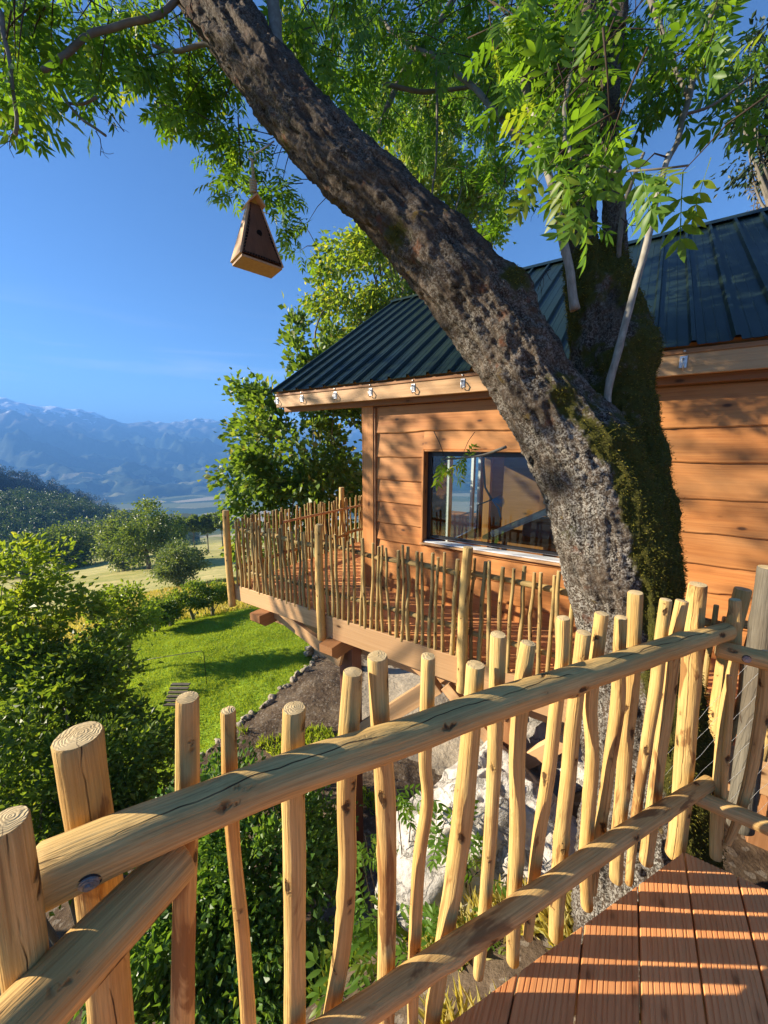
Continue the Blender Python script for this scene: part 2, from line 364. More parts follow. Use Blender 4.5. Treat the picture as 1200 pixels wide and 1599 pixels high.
M['branch'] = s.done(s.pbr(s.mix(n2, s.mix(s.ramp(n1, (.3, 0), (.7, 1)), (.09, .075, .06), (.26, .23, .19)), (.12, .11, .08)), .8, s.bump(n1, .4, .006), .25))
s = NT('pale_bark'); P_ = s.n('TexCoord').outputs['Object']; g = s.attr('gr').outputs['Vector']
n1 = s.noise(s.map(g, (1, 1, .3)), 60, 5, .6)
M['sucker'] = s.done(s.pbr(s.mix(s.ramp(n1, (.3, 0), (.7, 1)), (.17, .15, .115), (.36, .33, .27)), .7, s.bump(n1, .3, .003), .3))
M['twig'] = simple('dark_twig', (.05, .035, .025), .8, 0, .2, .3, 40)

def leaf_material(name, dark, light, yellow=(.16, .17, .03), trans=.45, yfrac=.93, spec=.35, rough=.42):
    s = NT(name); r = s.attr('rnd').outputs['Fac']
    c = s.mix(s.ramp(r, (0, 0), (.9, 1)), dark, light); c = s.mix(s.ramp(r, (yfrac, 0), (min(1, yfrac + .06), 1)), c, yellow)
    obj = s.noise(s.n('TexCoord').outputs['Object'], 1.3, 3); c = s.mix(s.ramp(obj, (.35, 0), (.7, .35)), c, tuple(x * .6 for x in dark))
    p = s.pbr(c, rough, None, spec)
    t = s.n('BsdfTranslucent', {0: s.mix(1.0, c, (1.6, 1.45, .5), 'MULTIPLY')}).outputs[0]
    return s.done(s.n('MixShader', {0: trans, 1: p, 2: t}).outputs[0])
M['ash_leaf'] = leaf_material('ash_leaf', (.065, .155, .02), (.17, .31, .038), (.26, .31, .04), .58)
M['maple_leaf'] = leaf_material('maple_leaf', (.085, .16, .028), (.18, .28, .06), (.36, .33, .12), .5, .92)
M['tall_leaf'] = leaf_material('tall_leaf', (.13, .22, .035), (.27, .36, .055), (.38, .38, .08), .58, .85)
M['shrub_leaf'] = leaf_material('shrub_leaf', (.075, .14, .024), (.19, .28, .05), (.30, .33, .06), .52, .93)
M['bush_leaf'] = leaf_material('bush_leaf', (.065, .155, .03), (.17, .29, .06), (.24, .31, .06), .5, .94, .45, .35)
M['bright_leaf'] = leaf_material('bright_leaf', (.13, .21, .03), (.25, .33, .05), (.32, .34, .06), .55)
M['field_leaf'] = leaf_material('field_leaf', (.075, .13, .03), (.18, .25, .055), (.23, .27, .07), .45)
M['grey_leaf'] = leaf_material('grey_leaf', (.10, .16, .06), (.20, .26, .10), (.24, .28, .1), .4)
M['dark_leaf'] = leaf_material('dark_leaf', (.014, .03, .01), (.034, .06, .017), (.05, .07, .018), .2)
M['gold_needle'] = leaf_material('gold_needle', (.20, .14, .04), (.34, .25, .08), (.4, .3, .1), .3)
M['grass_blade'] = leaf_material('grass_blade', (.22, .31, .035), (.40, .49, .07), (.46, .50, .10), .5)
M['hay_blade'] = leaf_material('hay_blade', (.36, .34, .10), (.56, .48, .20), (.6, .52, .26), .45)
M['forest_leaf'] = leaf_material('forest_leaf', (.04, .085, .02), (.10, .165, .035), (.13, .18, .045), .25)

s = NT('limestone'); P_ = s.n('TexCoord').outputs['Object']
n1 = s.noise(P_, 3.2, 8, .62, .4); n2 = s.noise(P_, 14, 6, .65); vo = s.n('TexVoronoi', {'Vector': s.add(P_, s.n('VectorMath', {0: s.n('CombineXYZ', {0: n1, 1: n2, 2: n1}).outputs[0], 1: (.3, .3, .3)}, operation='MULTIPLY').outputs[0]), 'Scale': 4.0}, feature='DISTANCE_TO_EDGE').outputs[0]
col = s.mix(s.ramp(n1, (.3, 0), (.65, 1)), (.34, .31, .27), (.60, .56, .50)); col = s.mix(s.ramp(n2, (.58, 0), (.72, .6)), col, (.36, .27, .19))
col = s.mix(s.ramp(n2, (.28, .7), (.42, 0)), col, (.16, .15, .13)); col = s.mix(s.ramp(vo, (.0, .6), (.02, 0)), col, (.10, .09, .07))
M['rock'] = s.done(s.pbr(col, .9, s.bump(s.math('ADD', s.math('MULTIPLY', n1, 2.0), s.math('ADD', n2, s.math('MULTIPLY', s.ramp(vo, (0, 0), (.05, 1)), .5))), .8, .03), .2))
s = NT('edging_stone'); P_ = s.n('TexCoord').outputs['Object']; r = s.rnd(); n1 = s.noise(P_, 9, 6, .6)
M['stone'] = s.done(s.pbr(s.mix(r, s.mix(s.ramp(n1, (.3, 0), (.7, 1)), (.24, .20, .15), (.46, .40, .32)), (.30, .25, .185)), .9, s.bump(n1, .6, .02), .2))

# ground: zones come from attributes, fine variation from noise
s = NT('ground'); P_ = s.n('TexCoord').outputs['Object']
lawn, path, far = s.attr('lawn').outputs['Fac'], s.attr('path').outputs['Fac'], s.attr('far').outputs['Fac']
nf = s.noise(P_, 9, 8, .65); nm = s.noise(P_, 1.6, 5, .6); nl = s.noise(P_, .12, 5, .6)
dirt = s.mix(s.ramp(nf, (.3, 0), (.7, 1)), (.045, .03, .02), (.15, .105, .068)); dirt = s.mix(s.ramp(nm, (.45, 0), (.7, .8)), dirt, (.20, .15, .10))
vo = s.n('TexVoronoi', {'Vector': P_, 'Scale': 24.0}).outputs['Color']; dirt = s.mix(s.ramp(s.sep(vo)[1], (.86, 0), (.92, .5)), dirt, (.28, .24, .19))
pc = s.mix(s.ramp(nf, (.3, 0), (.7, 1)), (.30, .25, .185), (.46, .39, .29))
gc = s.mix(s.ramp(nf, (.3, 0), (.7, 1)), (.16, .28, .022), (.25, .37, .04)); gc = s.mix(s.ramp(nm, (.4, 0), (.75, .55)), gc, (.27, .36, .05))
mead = s.mix(s.ramp(nl, (.35, 0), (.68, 1)), (.36, .34, .10), (.62, .50, .22)); mead = s.mix(s.ramp(nm, (.35, 0), (.75, .5)), mead, (.22, .23, .06))
stripes = s.noise(s.map(P_, (.35, 1.6, 1), rot=(0, 0, R(28))), .35, 4); mead = s.mix(s.ramp(stripes, (.45, 0), (.62, .55)), mead, (.20, .24, .06))
hz2 = s.attr('valley').outputs['Fac']; vl = s.n('TexVoronoi', {'Vector': P_, 'Scale': .006}).outputs['Color']
vcol = s.mix(s.ramp(s.sep(vl)[0], (.3, 0), (.32, 1)), (.05, .085, .03), s.mix(s.ramp(s.sep(vl)[1], (.5, 0), (.55, 1)), (.16, .18, .06), (.42, .36, .22)))
brk = s.math('MULTIPLY', s.math('SUBTRACT', nf, .5), .5)
def edge(a): return s.ramp(s.math('ADD', a, brk), (.42, 0), (.58, 1))
col = s.mix(edge(path), dirt, pc); col = s.mix(edge(lawn), col, gc); col = s.mix(far, col, mead); col = s.mix(hz2, col, vcol)
M['ground'] = s.done(s.pbr(col, .95, s.bump(nf, .8, .05), .1))

s = NT('mountain'); P_ = s.n('TexCoord').outputs['Object']; hgt = s.attr('hgt').outputs['Fac']
nA = s.noise(P_, .0022, 8, .62); nB = s.noise(P_, .012, 6, .6)
forest = s.mix(s.ramp(nB, (.35, 0), (.7, 1)), (.024, .046, .028), (.055, .085, .045))
vl = s.n('TexVoronoi', {'Vector': s.map(P_, (1, 1, 2.2)), 'Scale': .0115}).outputs['Color']
fld = s.math('MULTIPLY', s.ramp(s.sep(vl)[0], (.80, 0), (.84, 1)), s.ramp(hgt, (.10, 1), (.42, 0)))
forest = s.mix(fld, forest, s.mix(s.sep(vl)[1], (.15, .17, .06), (.34, .30, .17)))
rockc = s.mix(nB, (.12, .12, .12), (.24, .235, .23))
hh = s.math('ADD', hgt, s.math('MULTIPLY', s.math('SUBTRACT', nA, .5), .6))
col = s.mix(s.ramp(hh, (.62, 0), (.82, 1)), forest, rockc)
snow = s.ramp(s.math('ADD', s.math('MULTIPLY', hgt, 1.0), s.math('MULTIPLY', s.math('SUBTRACT', s.noise(s.map(P_, (1, 1, .35)), .009, 5, .7), .5), .9)), (.95, 0), (.99, 1))
col = s.mix(snow, col, (.85, .88, .92))
M['mountain'] = s.done(s.pbr(col, .95, s.bump(nB, .6, 12.0), .1))
s = NT('forest_floor'); P_ = s.n('TexCoord').outputs['Object']
M['forest_floor'] = s.done(s.pbr(s.mix(s.noise(P_, .2, 4), (.025, .04, .015), (.05, .08, .025)), .95))

# ------------------------------------------------------------------ ground sheet
def ground_z(x, y):
    x = np.asarray(x, float); y = np.asarray(y, float); r = np.hypot(x, y)
    q = .60 * x - .80 * y
    near = -5.05 + 3.75 * sstep(-4.1, -.7, q) + .9 * sstep(-.7, 6, q)
    near = near + sstep(3.4, 6, x) * sstep(-2, 4, y) * 1.6
    near = near - .085 * np.clip(-x - 1.5, 0, 8) - .1 * sstep(6, 12, -x) - .35 * sstep(8, 16, y)
    base = np.interp(r, [0, 12, 17, 26, 45, 90, 150, 300, 1200, 2600, 6000], [-5.4, -5.4, -5.9, -8.2, -12.7, -21.5, -34, -75, -225, -268, -270])
    w = sstep(10.5, 17, r)
    right = sstep(0, 14, x) * 5.0 * (1 - sstep(30, 400, r))
    z = near * (1 - w) + base * w + right * sstep(6, 14, r)
    P = np.stack((x, y, np.zeros_like(x)), -1).reshape(-1, 3)
    z = z + (.10 * fbm(P * .9, 4)).reshape(z.shape) * (1 - .5 * w) + (.02 * r * w * (1 - sstep(200, 900, r)) * vnoise(P * .03 + 9).reshape(z.shape))
    return z
def gpt(px, py):
    """where the line of sight through a pixel meets the ground"""
    d = ray(px, py); t = 1.0
    for _ in range(4000):
        p = np.array((0, 0, CH)) + d * t
        if p[2] < float(ground_z(p[0:1], p[1:2])[0]): break
        t *= 1.004
    return p
LAWN_EDGE = [gpt(*q) for q in ((498, 1018), (472, 1050), (440, 1075), (405, 1110), (365, 1140), (322, 1175), (270, 1230), (200, 1300))]
LE = np.array([(p[0], p[1]) for p in LAWN_EDGE])
def side_of_lawn(x, y):
    """signed distance to the lawn's stone edge, positive on the lawn"""
    P = np.stack((x, y), -1); best = np.full(len(P), 1e9); sg = np.zeros(len(P))
    L = np.concatenate(([LE[0] + (LE[0] - LE[1]) * 8], LE, [LE[-1] + (LE[-1] - LE[-2]) * 6]))
    for a, b in zip(L[:-1], L[1:]):
        d = b - a; t = np.clip(((P - a) @ d) / (d @ d), 0, 1); c = a + t[:, None] * d; v = P - c; dist = np.hypot(v[:, 0], v[:, 1])
        cr = d[0] * v[:, 1] - d[1] * v[:, 0]; m = dist < best; best[m] = dist[m]; sg[m] = np.sign(cr[m])
    return best * sg
def build_ground():
    na = 420; rr = np.concatenate((np.linspace(.3, 26, 230), np.geomspace(26.5, 5400, 110))); nr = len(rr)
    a = np.linspace(-math.pi, math.pi, na, endpoint=False)
    # finer steps where the camera looks
    a = a - .55 * np.sin(a) * 0.9
    X = rr[:, None] * np.sin(a)[None]; Y = rr[:, None] * np.cos(a)[None]; Z = ground_z(X, Y)
    V = np.stack((X, Y, Z), -1).reshape(-1, 3)
    i = np.arange(nr - 1)[:, None] * na; j = np.arange(na)[None]; k = (j + 1) % na
    Fq = np.stack((i + j, i + na + j, i + na + k, i + k), -1).reshape(-1, 4)[:, ::-1]
    x, y = V[:, 0], V[:, 1]; r = np.hypot(x, y)
    sd = side_of_lawn(x, y); sgn = -1 if side_of_lawn(np.array([-5.0]), np.array([11.0]))[0] < 0 else 1
    lawn = sstep(-.12, .12, sd * sgn)
    far = sstep(18.5, 21.5, r + 1.5 * vnoise(np.stack((x, y, x * 0), -1) * .3))
    pp = (np.abs(.45 * (x - .7) + .89 * (y - 8.6)) < 1.5).astype(float) * sstep(-1.0, -.2, x)
    valley = sstep(300, 700, r)
    me = mesh('ground', V, [(Fq, 0)], [M['ground']], attrs={'lawn': lawn * (1 - valley), 'path': pp, 'far': far, 'valley': valley})
    tag(put('ground', me), kind='structure'); return sgn
LS = build_ground()

# ------------------------------------------------------------------ mountains and wooded hills
RIDGE = [(-900, 618), (-500, 606), (-200, 608), (0, 622), (18, 620), (35, 623), (60, 633), (130, 638), (175, 655), (205, 662), (225, 659), (262, 659), (285, 656), (312, 653), (332, 656), (370, 660), (430, 652), (520, 668), (700, 650), (900, 640), (1300, 630), (2200, 630)]
def build_mountains():
    na, nr = 560, 150
    az = np.linspace(R(-78), R(74), na); px = 600 + np.tan(az) * F / CP * 1.0
    # ridge angle at each azimuth
    rp = np.array(RIDGE, float); py = np.interp(600 + np.tan(az) * 599, rp[:, 0], rp[:, 1])
    el = []
    for a_, y_ in zip(az, py):
        v = (799.5 - y_) / F; d = np.array((math.tan(a_) * (CP + v * SP), CP + v * SP, -SP + v * CP)); el.append(d[2] / math.hypot(d[0], d[1]))
    el = np.array(el)
    u = np.linspace(0, 1.2, nr); r0, r1 = 1850.0, 5200.0
    rad = r0 + (r1 - r0) * u
    X = rad[:, None] * np.sin(az)[None]; Y = rad[:, None] * np.cos(az)[None]
    top = CH + el * r1 + 272
    uu = u[:, None]; prof = np.where(uu <= 1, .15 * sstep(0.0, .30, uu) + .85 * np.clip((uu - .26) / .74, 0, 1) ** 1.3, 1 - (uu - 1) * 1.6)
    P = np.stack((X, Y, 0 * X), -1).reshape(-1, 3)
    ridg = (1 - np.abs(fbm(P * .0021 + 3, 5)) * 1.6).reshape(X.shape); rough = fbm(P * .0065 + 9, 5).reshape(X.shape); fine = fbm(P * .02, 4).reshape(X.shape)
    amp = np.clip(uu * 2.2, 0, 1) * np.clip((1.02 - uu) * 4, .16, 1)
    Z = -272 + top[None] * prof + amp * (ridg * 120 - 70 + rough * 60) + fine * 16 * np.clip(uu * 3, 0, 1)
    global HAZE_TOP, HAZE_BOT; HAZE_TOP = float(Z.max()) + 2; HAZE_BOT = min(float(Z.min()), -280.0) - 1
    hg = (Z + 272) / top.mean()
    V = np.stack((X, Y, Z), -1).reshape(-1, 3)
    i = np.arange(nr - 1)[:, None] * na; j = np.arange(na - 1)[None]
    Fq = np.stack((i + j, i + j + 1, i + na + j + 1, i + na + j), -1).reshape(-1, 4)
    tag(put('mountain', mesh('mountain', V, [(Fq, 0)], [M['mountain']], attrs={'hgt': hg.ravel()})), kind='structure')
build_mountains()

def leafy_clumps(C, rad, n_each, size, seed):
    """small leaf-sized faces scattered over clump spheres: verts, tris, rnd"""
    g = np.random.default_rng(seed); C = np.repeat(np.asarray(C), n_each, 0); rad = np.repeat(np.asarray(rad), n_each)
    d = g.normal(size=C.shape); d /= np.linalg.norm(d, axis=1)[:, None]
    p = C + d * (rad * g.uniform(.55, 1.05, len(C)) ** .6)[:, None]
    return leaves_at(p, d * .8 + g.normal(size=C.shape) * .7, size, g)
def leaves_at(p, dirs, size, g, aspect=.5, fold=.25, droop=0.0):
    n = len(p); d = dirs + 1e-6; d = d / np.linalg.norm(d, axis=1)[:, None]
    if droop: d[:, 2] -= droop; d /= np.linalg.norm(d, axis=1)[:, None]
    w = np.cross(d, g.normal(size=(n, 3))); w /= np.linalg.norm(w, axis=1)[:, None] + 1e-9; nn = np.cross(d, w)
    L = (size * g.uniform(.6, 1.25, n))[:, None]; mid = p + d * L * .45
    V = np.stack((p, mid + w * L * aspect * .5 + nn * L * fold * .5, p + d * L, mid - w * L * aspect * .5 + nn * L * fold * .5), 1).reshape(-1, 3)
    b = np.arange(n)[:, None] * 4
    T = np.concatenate((b + np.array([[0, 1, 2]]), b + np.array([[0, 2, 3]])))
    return V, T, np.repeat(g.uniform(0, 1, n), 4)

def build_hill(name, outline, r_ridge, r_foot, z_foot, label_floor, n_trees, tsize, seed, mat):
    """a wooded hill: terrain plus a far-off wood that reads as one mass"""
    rp = np.array(outline, float); x0, x1 = rp[0, 0], rp[-1, 0]
    az0, az1 = math.atan((x0 - 600) / 599), math.atan((x1 - 600) / 599); na, nr = 90, 50
    az = np.linspace(az0, az1, na); py = np.interp(600 + np.tan(az) * 599, rp[:, 0], rp[:, 1]); v = (799.5 - py) / F
    el = (-SP + v * CP) / (CP + v * SP) * np.cos(az)
    u = np.linspace(0, 1.4, nr); rad = r_foot + (r_ridge - r_foot) * u
    X = rad[:, None] * np.sin(az)[None]; Y = rad[:, None] * np.cos(az)[None]; top = CH + el * r_ridge - tsize * .8
    uu = u[:, None]; prof = np.where(uu < 1, sstep(-.3, 1.05, uu), 1 - (uu - 1) * .9); Z = z_foot + (top[None] - z_foot) * prof
    P = np.stack((X, Y, 0 * X), -1).reshape(-1, 3); Z = Z + (fbm(P * (8.0 / r_ridge), 3) * r_ridge * .008).reshape(Z.shape)
    V = np.stack((X, Y, Z), -1).reshape(-1, 3); i = np.arange(nr - 1)[:, None] * na; j = np.arange(na - 1)[None]
    Fq = np.stack((i + j, i + j + 1, i + na + j + 1, i + na + j), -1).reshape(-1, 4)
    tag(put(name, mesh(name, V, [(Fq, 0)], [M['forest_floor']])), kind='structure')
    g = np.random.default_rng(seed); fi = g.uniform(0, nr * .74, n_trees); fj = g.uniform(0, na - 1.01, n_trees); ii, jj = fi.astype(int), fj.astype(int)
    base = np.stack((X[ii, jj], Y[ii, jj], Z[ii, jj]), -1) + g.normal(size=(n_trees, 3)) * np.array((1, 1, 0)) * r_ridge * .008
    h = tsize * g.uniform(.7, 1.25, n_trees); C = []; Rr = []
    for k in range(4):
        f = (.35 + .2 * k); C.append(base + np.stack((g.normal(size=n_trees) * h * .16, g.normal(size=n_trees) * h * .16, h * f), -1)); Rr.append(h * (.36 - .045 * k) * g.uniform(.8, 1.15, n_trees))
    V, T, rn = leafy_clumps(np.concatenate(C), np.concatenate(Rr), 24, tsize * .17, seed)
    tag(put('distant_forest', mesh('distant_forest', V, [(T, 0)], [mat], smooth=False, attrs={'rnd': rn})), kind='stuff')
build_hill('wooded_hill', [(-500, 560), (-200, 660), (0, 735), (40, 745), (90, 762), (130, 778), (175, 796), (215, 806), (260, 815)], 620, 420, -110, '', 2400, 8.0, 3, M['dark_leaf'])
build_hill('wooded_slope', [(-500, 700), (-250, 748), (0, 768), (50, 772), (110, 778), (170, 800), (230, 812), (300, 812)], 330, 170, -62, '', 1700, 6.0, 5, M['forest_leaf'])

# ------------------------------------------------------------------ haze: the real air between here and the mountains
s = NT('haze_air')
vol = s.n('VolumePrincipled', {'Color': (.17, .44, 1.0, 1), 'Density': 0.00030, 'Anisotropy': 0.0}).outputs[0]
M['haze'] = s.done(None, vol)
gz = Geo(); gz.box(-6500, 6500, -6200, 7200, HAZE_BOT, HAZE_TOP, 0, None, .001)
hz = put('haze', gz.mesh('haze', [M['haze']])); tag(hz, kind='stuff')

# ------------------------------------------------------------------ timber cabin on posts
DZ = -0.44                                   # cabin deck floor
EAVE_N, EAVE_Z, RIDGE_N, RIDGE_Z = 3.845, 2.262, 7.2, 4.45
S_L, S_R = 4.50, -3.50
cab = thing('timber_cabin', 'larch clad cabin on posts with dark ribbed metal roof, behind the leaning trunk', 'cabin', tuple(hp(0, 5, DZ)))
def hbox(name, s0, s1, n0, n1, z0, z1, mat, parent=cab, b=.004):
    g = Geo(); g.box(-s1, -s0, n0, n1, z0, z1, 0, None, b); return put(name, g.mesh(name, [M[mat]]), parent, HM)
def clapboard(s0, s1, z0, z1, seed, parent, amp=.012):
    """waney edged board: thin at the top, proud at the bottom, wavy lower edge"""
    n = max(6, int((s1 - s0) / .05)); x = np.linspace(-s1, -s0, n); P = np.stack((x * 1.5 + seed * 7.7, x * 0, x * 0), -1)
    e = z0 + amp * vnoise(P) + amp * .5 * vnoise(P * 3.7) + .003 * vnoise(P * 11)
    dep = .034 + .004 * vnoise(P * 2 + 3)
    rows = [(np.full(n, 4.146), np.full(n, z1)), (np.full(n, 4.133), np.full(n, z1)), (4.145 - dep * .75, z1 * .4 + e * .6), (4.145 - dep, e + .010), (4.145 - dep + .007, e), (np.full(n, 4.146), e + .004)]
    V = np.concatenate([np.stack((x, a, b_), -1) for a, b_ in rows]); k = len(rows)
    i = np.arange(k - 1)[:, None] * n; j = np.arange(n - 1)[None]
    Fq = np.stack((i + j, i + n + j, i + n + j + 1, i + j + 1), -1).reshape(-1, 4)
    caps = [[r * n for r in range(k)], [r * n + n - 1 for r in range(k)][::-1]]
    G = np.stack((V[:, 1], V[:, 2], V[:, 0]), -1)
    return put('clapboard', mesh('clapboard', V, [(Fq, 0, False), (np.array(caps), 0, False)], [M['clap']], attrs={'gr': G}), parent, HM)
WS0, WS1, WZ0, WZ1 = .50, 2.125, .335, 1.435
wall = hbox('wall', S_R + .3, 3.02, 4.15, 4.155, DZ - .05, 1.99, 'beam')   # replaced below by pieces round the opening
bpy.data.objects.remove(wall)
wl = thing('wall', None, None, (0, 0, 0)); wl.parent = cab; wl.matrix_parent_inverse = _W[cab].inverted()
rows = [1.99, 1.665, 1.36, 1.065, .77, .50, .255, -.02, -.26, DZ - .10]
for k in range(9):
    top, bot = rows[k] + (.03 if k else 0), rows[k + 1]
    if bot > WZ1 or top < WZ0 + .01:
        clapboard(S_R + .3, 2.86, bot, top, k, wl)
    else:
        clapboard(S_R + .3, WS0 - .02, bot, top, k, wl); clapboard(WS1 + .02, 2.86, bot, top, k + .03, wl)
        if bot < WZ1 < top: clapboard(WS0 - .018, WS1 + .018, WZ1 + .02, top, k + .05, wl, .002)
        if bot < WZ0 < top: clapboard(WS0 - .018, WS1 + .018, bot, WZ0 - .045, k + .05, wl)
for a in ((S_R + .3, WS0 - .03, DZ - .1, 1.99), (WS1 + .03, 2.95, DZ - .1, 1.99), (WS0 - .03, WS1 + .03, WZ1 + .03, 1.99), (WS0 - .03, WS1 + .03, DZ - .1, WZ0 - .05)):
    hbox('sheathing', a[0], a[1], 4.149, 4.25, a[2], a[3], 'beam', wl, .001)
hbox('corner_post', 2.865, 3.045, 4.085, 4.26, DZ, 2.02, 'clap')
hbox('corner_trim', 2.835, 2.862, 4.095, 4.15, DZ, 1.98, 'brown_beam')
# front window
win = hbox('window', WS0 + .012, WS1 - .012, 4.252, 4.262, WZ0 + .01, WZ0 + .03, 'zinc')
hbox('jamb', WS1 - .002, WS1 + .024, 4.088, 4.262, WZ0 - .02, WZ1 + .022, 'clap', win); hbox('jamb', WS0 - .024, WS0 + .002, 4.088, 4.262, WZ0 - .02, WZ1 + .022, 'clap', win)
hbox('lintel', WS0 + .003, WS1 - .003, 4.092, 4.262, WZ1, WZ1 + .024, 'clap', win)
hbox('sill', WS0 - .03, WS1 + .03, 4.075, 4.25, WZ0 - .045, WZ0 - .022, 'beam', win)
hbox('sill_flashing', WS0 + .003, WS1 - .003, 4.105, 4.25, WZ0 - .0195, WZ0 - .005, 'white_frame', win)
for a in ((WS1 - .055, WS1 - .004, WZ0, WZ1 - .002), (WS0 + .004, WS0 + .055, WZ0, WZ1 - .002), (WS0 + .056, WS1 - .056, WZ1 - .055, WZ1 - .003), (WS0 + .056, WS1 - .056, WZ0 + .031, WZ0 + .06)):
    hbox('frame', a[0], a[1], 4.195, 4.245, a[2], a[3], 'black', win)
hbox('pane', WS0 + .05, WS1 - .05, 4.216, 4.222, WZ0 + .05, WZ1 - .05, 'glass', win, .001)
# other walls, floor, partition; gable end towards the terrace is mostly glazed
hbox('back_wall', S_R + .3, 3.02, 9.0, 9.12, DZ - .1, 1.99, 'clap', cab); hbox('end_wall', S_R + .18, S_R + .29, 4.15, 9.12, DZ - .1, 3.2, 'clap', cab)
hbox('floor', S_R + .3, 3.02, 4.26, 8.99, DZ - .14, DZ + .01, 'clap', cab)
gw = hbox('gable_wall', 2.93, 3.03, 4.27, 5.2, DZ - .1, 2.03, 'clap')
hbox('lintel', 2.94, 3.02, 5.21, 8.99, 1.66, 2.03, 'clap', gw); hbox('end_panel', 2.93, 3.03, 8.6, 8.99, DZ - .1, 1.65, 'clap', gw)
gd = hbox('glazed_door', 2.95, 3.0, 5.21, 8.59, DZ + .011, DZ + .06, 'white_frame')
for n0, w_, mm_ in ((5.22, .07, 'white_frame'), (6.75, .16, 'white_frame'), (8.05, .12, 'white_frame'), (8.5, .08, 'white_frame')): hbox('door_frame', 2.945, 3.005, n0, n0 + w_, DZ + .061, 1.6, mm_, gd)
hbox('door_frame', 2.945, 3.005, 5.3, 8.49, 1.605, 1.65, 'white_frame', gd)
hbox('pane', 2.972, 2.978, 5.3, 6.74, DZ + .07, 1.59, 'glass', gd, .001)
for s_ in (2.2, 1.2): hbox('stud', s_, s_ + .12, 6.9, 7.02, DZ + .012, 1.98, 'clap')
hbox('partition', -3.2, 2.0, 7.03, 7.1, DZ + .012, 1.98, 'brown_beam')
for s_ in np.arange(-3, 2.9, .6): hbox('ceiling_joist', s_, s_ + .07, 4.27, 8.98, 1.80, 1.97, 'brown_beam')
g = Geo()
# gable triangle boards
for k in range(8):
    z0 = 2.04 + k * .27; h0 = RIDGE_N - EAVE_N; half = h0 * (1 - (z0 + .27 - EAVE_Z + .1) / (RIDGE_Z - EAVE_Z)) 
    if half > .05: hbox('gable_board', 2.94, 3.0, RIDGE_N - half, RIDGE_N + half, z0, z0 + .265, 'clap')
# roof: ribbed sheets one metre wide
def roof_sheet_mesh():
    prof = []
    for k in range(4):
        a = k * .25
        prof += [(a, 0), (a + .009, .0), (a + .022, .034), (a + .048, .034), (a + .061, 0), (a + .11, .0), (a + .113, .003), (a + .12, .003), (a + .123, 0), (a + .18, 0), (a + .183, .003), (a + .19, .003), (a + .193, 0)]
    prof.append((.999, 0)); prof = np.array(prof); n = len(prof); L = math.hypot(RIDGE_N - EAVE_N, RIDGE_Z - EAVE_Z) + .03
    V = []; 
    for y in (0, L * .33, L * .66, L): V += [(p, y, h + .004 * math.sin(y * 3 + p * 5)) for p, h in prof]
    for y in (0, L): V += [(p, y, h - .004) for p, h in prof]
    V = np.array(V); j = np.arange(n - 1)
    Fq = [np.stack((r * n + j, r * n + j + 1, (r + 1) * n + j + 1, (r + 1) * n + j), -1) for r in range(3)]
    Fq.append(np.stack((4 * n + j, 5 * n + j, 5 * n + j + 1, 4 * n + j + 1), -1)); Fq.append(np.stack((j, 4 * n + j, 4 * n + j + 1, j + 1), -1))
    return mesh('roof_sheet', V, [(np.concatenate(Fq), 0, False)], [M['roof']])
rsm = roof_sheet_mesh(); sl = math.atan2(RIDGE_Z - EAVE_Z, RIDGE_N - EAVE_N)
def slope_frame(s0, back):
    """local x along the eave, y up the slope, z off the roof"""
    if not back:
        X = -U; Y = NN * math.cos(sl) + ZZ * math.sin(sl); O = hp(s0, EAVE_N, EAVE_Z)
    else:
        X = U; Y = -NN * math.cos(sl) + ZZ * math.sin(sl); O = hp(s0 - 1, 2 * RIDGE_N - EAVE_N, EAVE_Z)
    Zv = np.cross(X, Y); return Matrix([[X[i], Y[i], Zv[i], O[i]] for i in range(3)] + [[0, 0, 0, 1]])
for k in range(8):
    put('roof_sheet', rsm, cab, slope_frame(S_L - k, False)); put('roof_sheet', rsm, cab, slope_frame(S_L - k, True))
g = Geo(); w_ = .14
V = []
for s_ in (S_L + .01, S_R - .01):
    V += [hp(s_, RIDGE_N - w_, RIDGE_Z - w_ * math.tan(sl) + .045), hp(s_, RIDGE_N, RIDGE_Z + .052), hp(s_, RIDGE_N + w_, RIDGE_Z - w_ * math.tan(sl) + .045)]
g.add(V, [(0, 1, 4, 3), (1, 2, 5, 4)]); put('ridge_cap', g.mesh('ridge_cap', [M['roof']]), cab)
# timber deck of the roof, rafters' tails and fascia
for back in (False, True):
    fm = slope_frame(S_R + 1 if back else S_L, back); g = Geo(); L = math.hypot(RIDGE_N - EAVE_N, RIDGE_Z - EAVE_Z)
    g.box(.03, 7.96, .07, L - .03, -.055, -.012, 0, None, .002); put('roof_boarding', g.mesh('roof_boarding', [M['clap']]), cab, fm)
hbox('fascia', S_R, 4.45, 3.892, 3.932, 2.052, 2.238, 'beam'); hbox('fascia_strip', S_R, 4.45, 3.879, 3.891, 2.208, 2.246, 'brown_beam')
hbox('wall_plate', S_R, 4.44, 4.03, 4.13, 2.0, 2.07, 'brown_beam')
hbox('soffit', S_R, 4.44, 3.933, 4.14, 2.075, 2.09, 'clap')
g = Geo(); g.box(-.024, .024, -.006, 0, -.045, .045, 0, None, .004); g.box(-.013, -.005, -.012, -.0065, -.035, .03, 0, None, .002); g.box(.005, .013, -.012, -.0065, -.035, .03, 0, None, .002)
g.tube([(-.005, -.008, .028), (-.004, -.03, .02), (0, -.05, -.01), (.002, -.04, -.05), (.004, -.018, -.062), (.006, -.008, -.05)], .005, 8)
hk = g.mesh('gutter_hook', [M['zinc']])
g = Geo(); g.tube([(0, 0, 0), (0, -.006, 0)], .009, 12); scm = g.mesh('screw', [M['zinc']])
